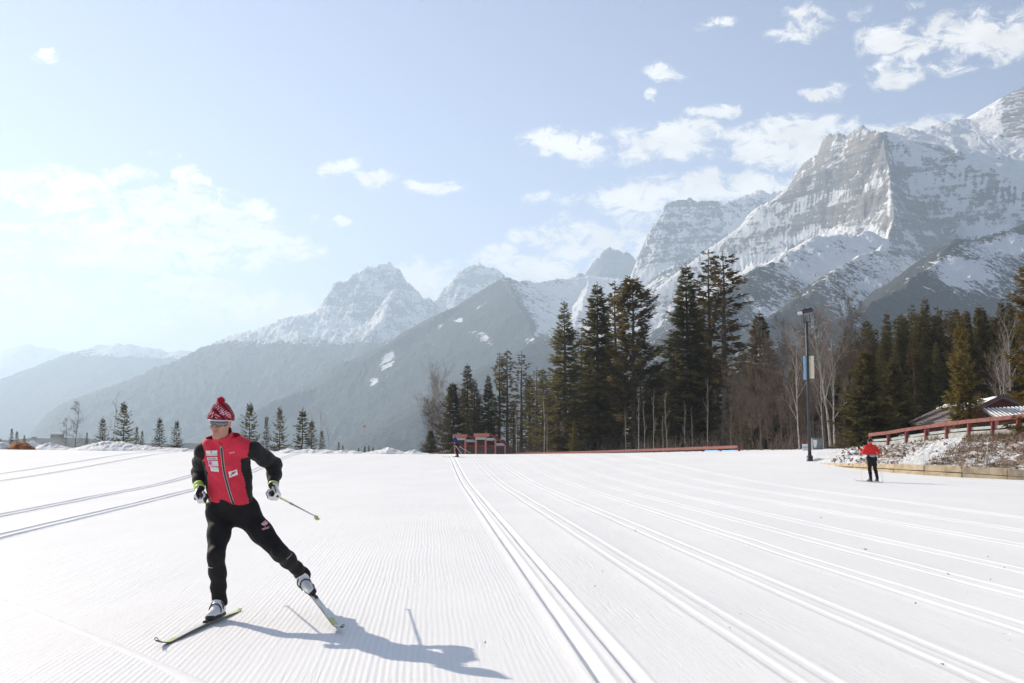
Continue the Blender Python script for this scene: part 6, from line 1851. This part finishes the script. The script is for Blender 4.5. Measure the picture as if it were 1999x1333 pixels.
# zip, piping, patches on the vest, found where the photo shows them
def on(bvh, px, py):
    r = unit(ray(px, py)); hit = bvh.ray_cast(Vector((0, 0, CAMH)), Vector(r), 20)
    return (np.array(hit[0]), np.array(hit[1])) if hit[0] is not None else (None, None)
zp = []
for (px, py) in [(432, 872), (433, 880), (434, 892), (435.5, 906), (437.5, 920), (441, 935), (445, 950), (449, 964), (453, 976), (456, 984)]:
    p_, n_ = on(jb, px, py)
    if p_ is not None: zp.append((p_, n_))
if len(zp) > 2:
    m = MB(); m.tube([p + n * .002 for p, n in zp], .0046, 6); z_ = m.part('zip', M_bootg, jk, True)
    for q in (-1, 1):
        m = MB(); m.tube([p + n * .001 + K['right'] * q * .0085 for p, n in zp], .0032, 6); m.part('zip_tape', M_steel, z_, True)
    m = MB(); m.box(zp[0][0] + zp[0][1] * .008, (.010, .006, .022), None, .002); m.part('zip_pull', M_steel, z_)
rt = -K['right'] if K['right'][0] < 0 else K['right']
def patch(px, py, w, hh, mat, skew=0.0, texts=(), shear=0.0, extra=None):
    p_, n_ = on(jb, px, py)
    if p_ is None: return
    r_ = unit(rt - n_ * (rt @ n_)); u_ = unit(K['up'] - n_ * (K['up'] @ n_) - r_ * (K['up'] @ r_))
    gv, gf = rect_grid(w, hh, 6, 5, skew, shear)
    pt = decal('patch', gv, gf, p_, r_, u_, jb, mat, jk, .003)
    for (txt, size, dx, dy, mt) in texts:
        T2, F2 = text_mesh(txt, size); T2 = T2 + A_(dx, dy); T2[:, 1] += skew * T2[:, 0]
        decal('lettering', T2, F2, p_, r_, u_, jb, mt, pt, .0055)
    for (ov, of, mt) in (extra or ()):
        decal('emblem', [(x, y + skew * x) for x, y in ov], of, p_, r_, u_, jb, mt, pt, .0055)
    return pt
def leaf(s):
    P = [(0, 1), (.18, .62), (.42, .72), (.36, .22), (.62, .45), (.70, .30), (.98, .34), (.86, .08), (.98, -.02), (.50, -.38), (.56, -.56), (.08, -.48), (.06, -.98)]
    P = P + [(-x, y) for x, y in P[::-1][:-1]]
    V = [(0, 0)] + [(x * s, y * s) for x, y in P]; n = len(P)
    return V, [(0, 1 + i, 1 + (i + 1) % n) for i in range(n)]
diam = ([(0, .011), (.010, 0), (0, -.011), (-.010, 0)], [(0, 3, 2, 1)])
circ = lambda cx, cy, r, ry=None: ([(cx + r * math.cos(a), cy + (ry or r) * math.sin(a)) for a in np.linspace(0, 2 * math.pi, 12, endpoint=False)], [tuple(range(12))])
patch(413, 884.5, .090, .040, M_wht, -.03, [('HAYWOOD', .018, 0, -.011, M_greyprint)], 0, [([(x, y + .009) for x, y in diam[0]], diam[1], M_greyprint)])
patch(414.5, 895, .084, .024, M_wht, -.04, [('AltaGas', .022, 0, 0, M_ink)])
patch(416.5, 905, .076, .042, M_wht, -.06, [('TELUS', .014, .014, -.012, M_greyprint)], 0, [(*circ(-.022, .004, .011, .015), M_purple), (*circ(-.012, -.010, .007, .010), M_pink)])
patch(419, 916, .062, .034, M_wht, -.16, [('mackenzie', .012, .002, .003, M_greyprint)])
lv, lf = leaf(.015)
patch(455, 924, .066, .050, M_wht, .17, (), 0, [([(x, y + .004) for x, y in lv], lf, M_vest), (*circ(-.016, -.008, .008, .006), M_vest), (*circ(.015, .010, .009, .005), M_ink)])
p_, n_ = on(jb, 453, 883)
if p_ is not None:
    T2, F2 = text_mesh('sporv', .018); T2[:, 1] += .06 * T2[:, 0]
    decal('lettering', T2, F2, p_, rt, K['up'], jb, M_wht, jk, .003)
p_, n_ = on(tb, 517, 1022)
if p_ is not None:
    lv, lf = leaf(.026); decal('emblem', lv, lf, p_, unit(A_(1, 0, .25)), A_(-.2, 0, 1), tb, M_pink, tr_, .003)
    for q, (w_, dy) in enumerate(((.05, -.034), (.044, -.042))):
        gv, gf = rect_grid(w_, .0045, 4, 1); decal('emblem', [(x, y + dy) for x, y in gv], gf, p_, unit(A_(1, 0, .3)), A_(-.25, 0, 1), tb, M_pink, tr_, .003)
# reflective flash below each knee
for (pts_) in ([(559, 1091), (564, 1087), (569, 1081)], [(407, 1107), (411, 1108), (415, 1108)]):
    q = [on(tb, *p) for p in pts_]; q = [(a, b) for a, b in q if a is not None]
    if len(q) > 1: m = MB(); m.tube([a + b * .002 for a, b in q], .004, 5); m.part('reflective_strip', M_bootgrey, tr_, True)
# drink belt bulge at the right hip
S = Field(J['pelvis'] - .3, J['pelvis'] + .3, .008); hb0 = at(411, 988, 9.06)
S.cone(hb0, hb0 + A_(.06, .06, .01), .040, .045, .02); V, F = S.surface(); bl_ = part('belt_pouch', V, F, M_black, man)
m = MB(); m.tube([hb0 + A_(-.026, -.022, .028), hb0 + A_(.0, -.036, .038), hb0 + A_(.05, -.034, .040)], [.007, .008, .006], 6); m.part('pouch_trim', M_lime, bl_, True)
ski('white and lime ski under the planted boot, left ski in the photo, lying nearly flat', skR_tail, skR_tip, bR)
ski('dark edged ski on the trailing foot pushed out to the right in the foreground', skL_tail, skL_tip, bL)
ski_pole('lime tipped ski pole trailing behind the hand at the right of the red vested skier', gL, tipL)
ski_pole('ski pole mostly hidden behind the body of the red vested skier', gR, tipR)

# ------------------------------------------------------------------ the far skier in a red jacket, seen from behind
def place(base, yaw, P, s=1.0):
    c, n = math.cos(yaw), math.sin(yaw)
    return {k: (base + s * A_(v[0] * c - v[1] * n, v[0] * n + v[1] * c, v[2])) if k not in ('fwd', 'face', 'hu') else A_(v[0] * c - v[1] * n, v[0] * n + v[1] * c, v[2]) for k, v in P.items()}
base = hit_ground(1703, 941); s = base[1] / FPX * 82 / 1.66
P = {k: A_(*v) for k, v in dict(pelvis=(0, 0, .90), chest=(0, .05, 1.22), neck=(0, .08, 1.42), fwd=(0, 1, -.15), sh_r=(.19, .07, 1.37), sh_l=(-.19, .07, 1.37),
    el_r=(.29, -.06, 1.16), wr_r=(.30, .16, 1.14), gr_r=(.30, .21, 1.15), ga_r=(.30, .24, 1.27), gp_r=(.39, .21, 1.15),
    el_l=(-.29, .08, 1.13), wr_l=(-.38, .24, 1.31), gr_l=(-.39, .27, 1.36), ga_l=(-.39, .31, 1.48), gp_l=(-.49, .27, 1.36),
    hip_r=(.09, 0, .88), hip_l=(-.09, 0, .88), kn_r=(.16, .06, .50), kn_l=(-.05, .10, .47), an_r=(.20, -.02, .14), an_l=(-.06, .0, .12),
    heel_r=(.20, -.06, .055), toe_r=(.23, .20, .05), heel_l=(-.06, -.05, .035), toe_l=(-.10, .22, .035), head=(0, .13, 1.57), face=(-.1, 1, -.1), hu=(0, .1, 1)).items()}
Jr = place(base, .12, P, s)
rm, Kr = person(Jr, 'far skier in bright red jacket and dark tights seen from behind at the right', dict(voxel=.013, trousers=M_tight, jacket=M_redcoat, one_piece=True, hat='beanie', hatmat=M_black, glove=M_black, boot=M_bootg, fold=.006, root=base, girth=.92))
m = MB(); c = Jr['pelvis'] + A_(0, 0, .13) * s; m.ellipsoid(c + A_(0, -.13, 0) * s, (.13 * s, .07 * s, .06 * s), 12, 8); pk = m.part('waist_pack', M_bootgrey, rm, True)
m = MB(); m.tube([c + A_(math.cos(a) * .165, math.sin(a) * .12, 0) * s for a in np.linspace(0, 2 * math.pi, 20)], .018, 6); m.part('belt', M_black, pk, True)
m = MB(); m.tube([Jr['hip_l'] + A_(-.085, -.02, .02) * s, (Jr['hip_l'] + Jr['kn_l']) / 2 + A_(-.078, -.02, -.02) * s, Jr['kn_l'] + A_(-.055, -.01, .02) * s], [.022, .025, .010], 6); m.part('side_stripe', M_redcoat, Kr['trousers'], True)
c12, s12 = math.cos(.12), math.sin(.12)
for (ft, dx, lab) in (('l', -.14, 'pale ski under the left foot of the far red skier'), ('r', .14, 'pale ski under the right foot of the far red skier')):
    b = (Jr['toe_' + ft] * .7 + Jr['heel_' + ft] * .3); b[2] -= .035 * s; d = unit(A_(dx - .1, 1, 0))
    t0, t1 = b - d * .8, b + d * 1.0
    for q in (t0, t1): q[2] = max(float(ground(q[0], q[1])), b[2] - .02) - .002
    ski(lab, t0, t1, b)
for (hd, dx, lab) in (('l', -.05, 'thin pole in the raised left hand of the far red skier'), ('r', .25, 'thin pole in the right hand of the far red skier')):
    g = Jr['gr_' + hd]; t = A_(g[0] + dx * .4, g[1] - .35, 0); t[2] = float(ground(t[0], t[1]))
    ski_pole(lab, g, t, .06, M_wht, M_wht, M_wht)
# ------------------------------------------------------------------ the farthest skier in navy, gliding past the kiosk
base = hit_ground(893, 892.5); s = base[1] / FPX * 44 / 1.70
P2 = {k: A_(*v) for k, v in dict(pelvis=(0, 0, .92), chest=(0, .12, 1.22), neck=(0, .20, 1.40), fwd=(0, 1, -.4), sh_r=(.18, .19, 1.35), sh_l=(-.18, .19, 1.35),
    el_r=(.24, .05, 1.13), wr_r=(.24, .18, .98), gr_r=(.24, .22, .95), ga_r=(.24, .30, 1.03), gp_r=(.33, .22, .95),
    el_l=(-.24, -.02, 1.13), wr_l=(-.24, .08, .97), gr_l=(-.24, .11, .94), ga_l=(-.24, .19, 1.02), gp_l=(-.33, .11, .94),
    hip_r=(.09, 0, .90), hip_l=(-.09, 0, .90), kn_r=(.09, .10, .50), kn_l=(-.09, .08, .50), an_r=(.09, .0, .12), an_l=(-.09, -.02, .12),
    heel_r=(.09, -.05, .035), toe_r=(.09, .22, .035), heel_l=(-.09, -.07, .035), toe_l=(-.09, .20, .035), head=(0, .27, 1.54), face=(0, 1, -.15), hu=(0, .15, 1)).items()}
yaw2 = 1.25
Jn = place(base, yaw2, P2, s)
nm, Kn = person(Jn, 'farthest skier in dark navy jacket passing in front of the red kiosk', dict(voxel=.016, trousers=M_tight, jacket=M_navy, one_piece=True, hat='beanie', hatmat=plain('blue_cap', (.12, .16, .35), .9), glove=M_black, boot=M_bootg, fold=.004, root=base))
f2 = A_(-math.sin(yaw2), math.cos(yaw2), 0)
for ft, lab in (('l', 'ski under the near foot of the farthest skier'), ('r', 'ski under the far foot of the farthest skier')):
    b = (Jn['toe_' + ft] * .7 + Jn['heel_' + ft] * .3); b[2] -= .03 * s
    t0, t1 = b - f2 * .75, b + f2 * .95
    for q in (t0, t1): q[2] = float(ground(q[0], q[1])) + .0
    ski(lab, t0, t1, b)
for hd, lab in (('l', 'white pole slanting back from the near hand of the farthest skier'), ('r', 'pale pole slanting back from the far hand of the farthest skier')):
    g = Jn['gr_' + hd]; t = g - f2 * 1.15 + A_(0, 0, -.62) if hd == 'r' else g - f2 * .55 + A_(0, 0, -.70)
    ski_pole(lab, g, t, .06, M_wht, M_wht, M_wht, 2.0)
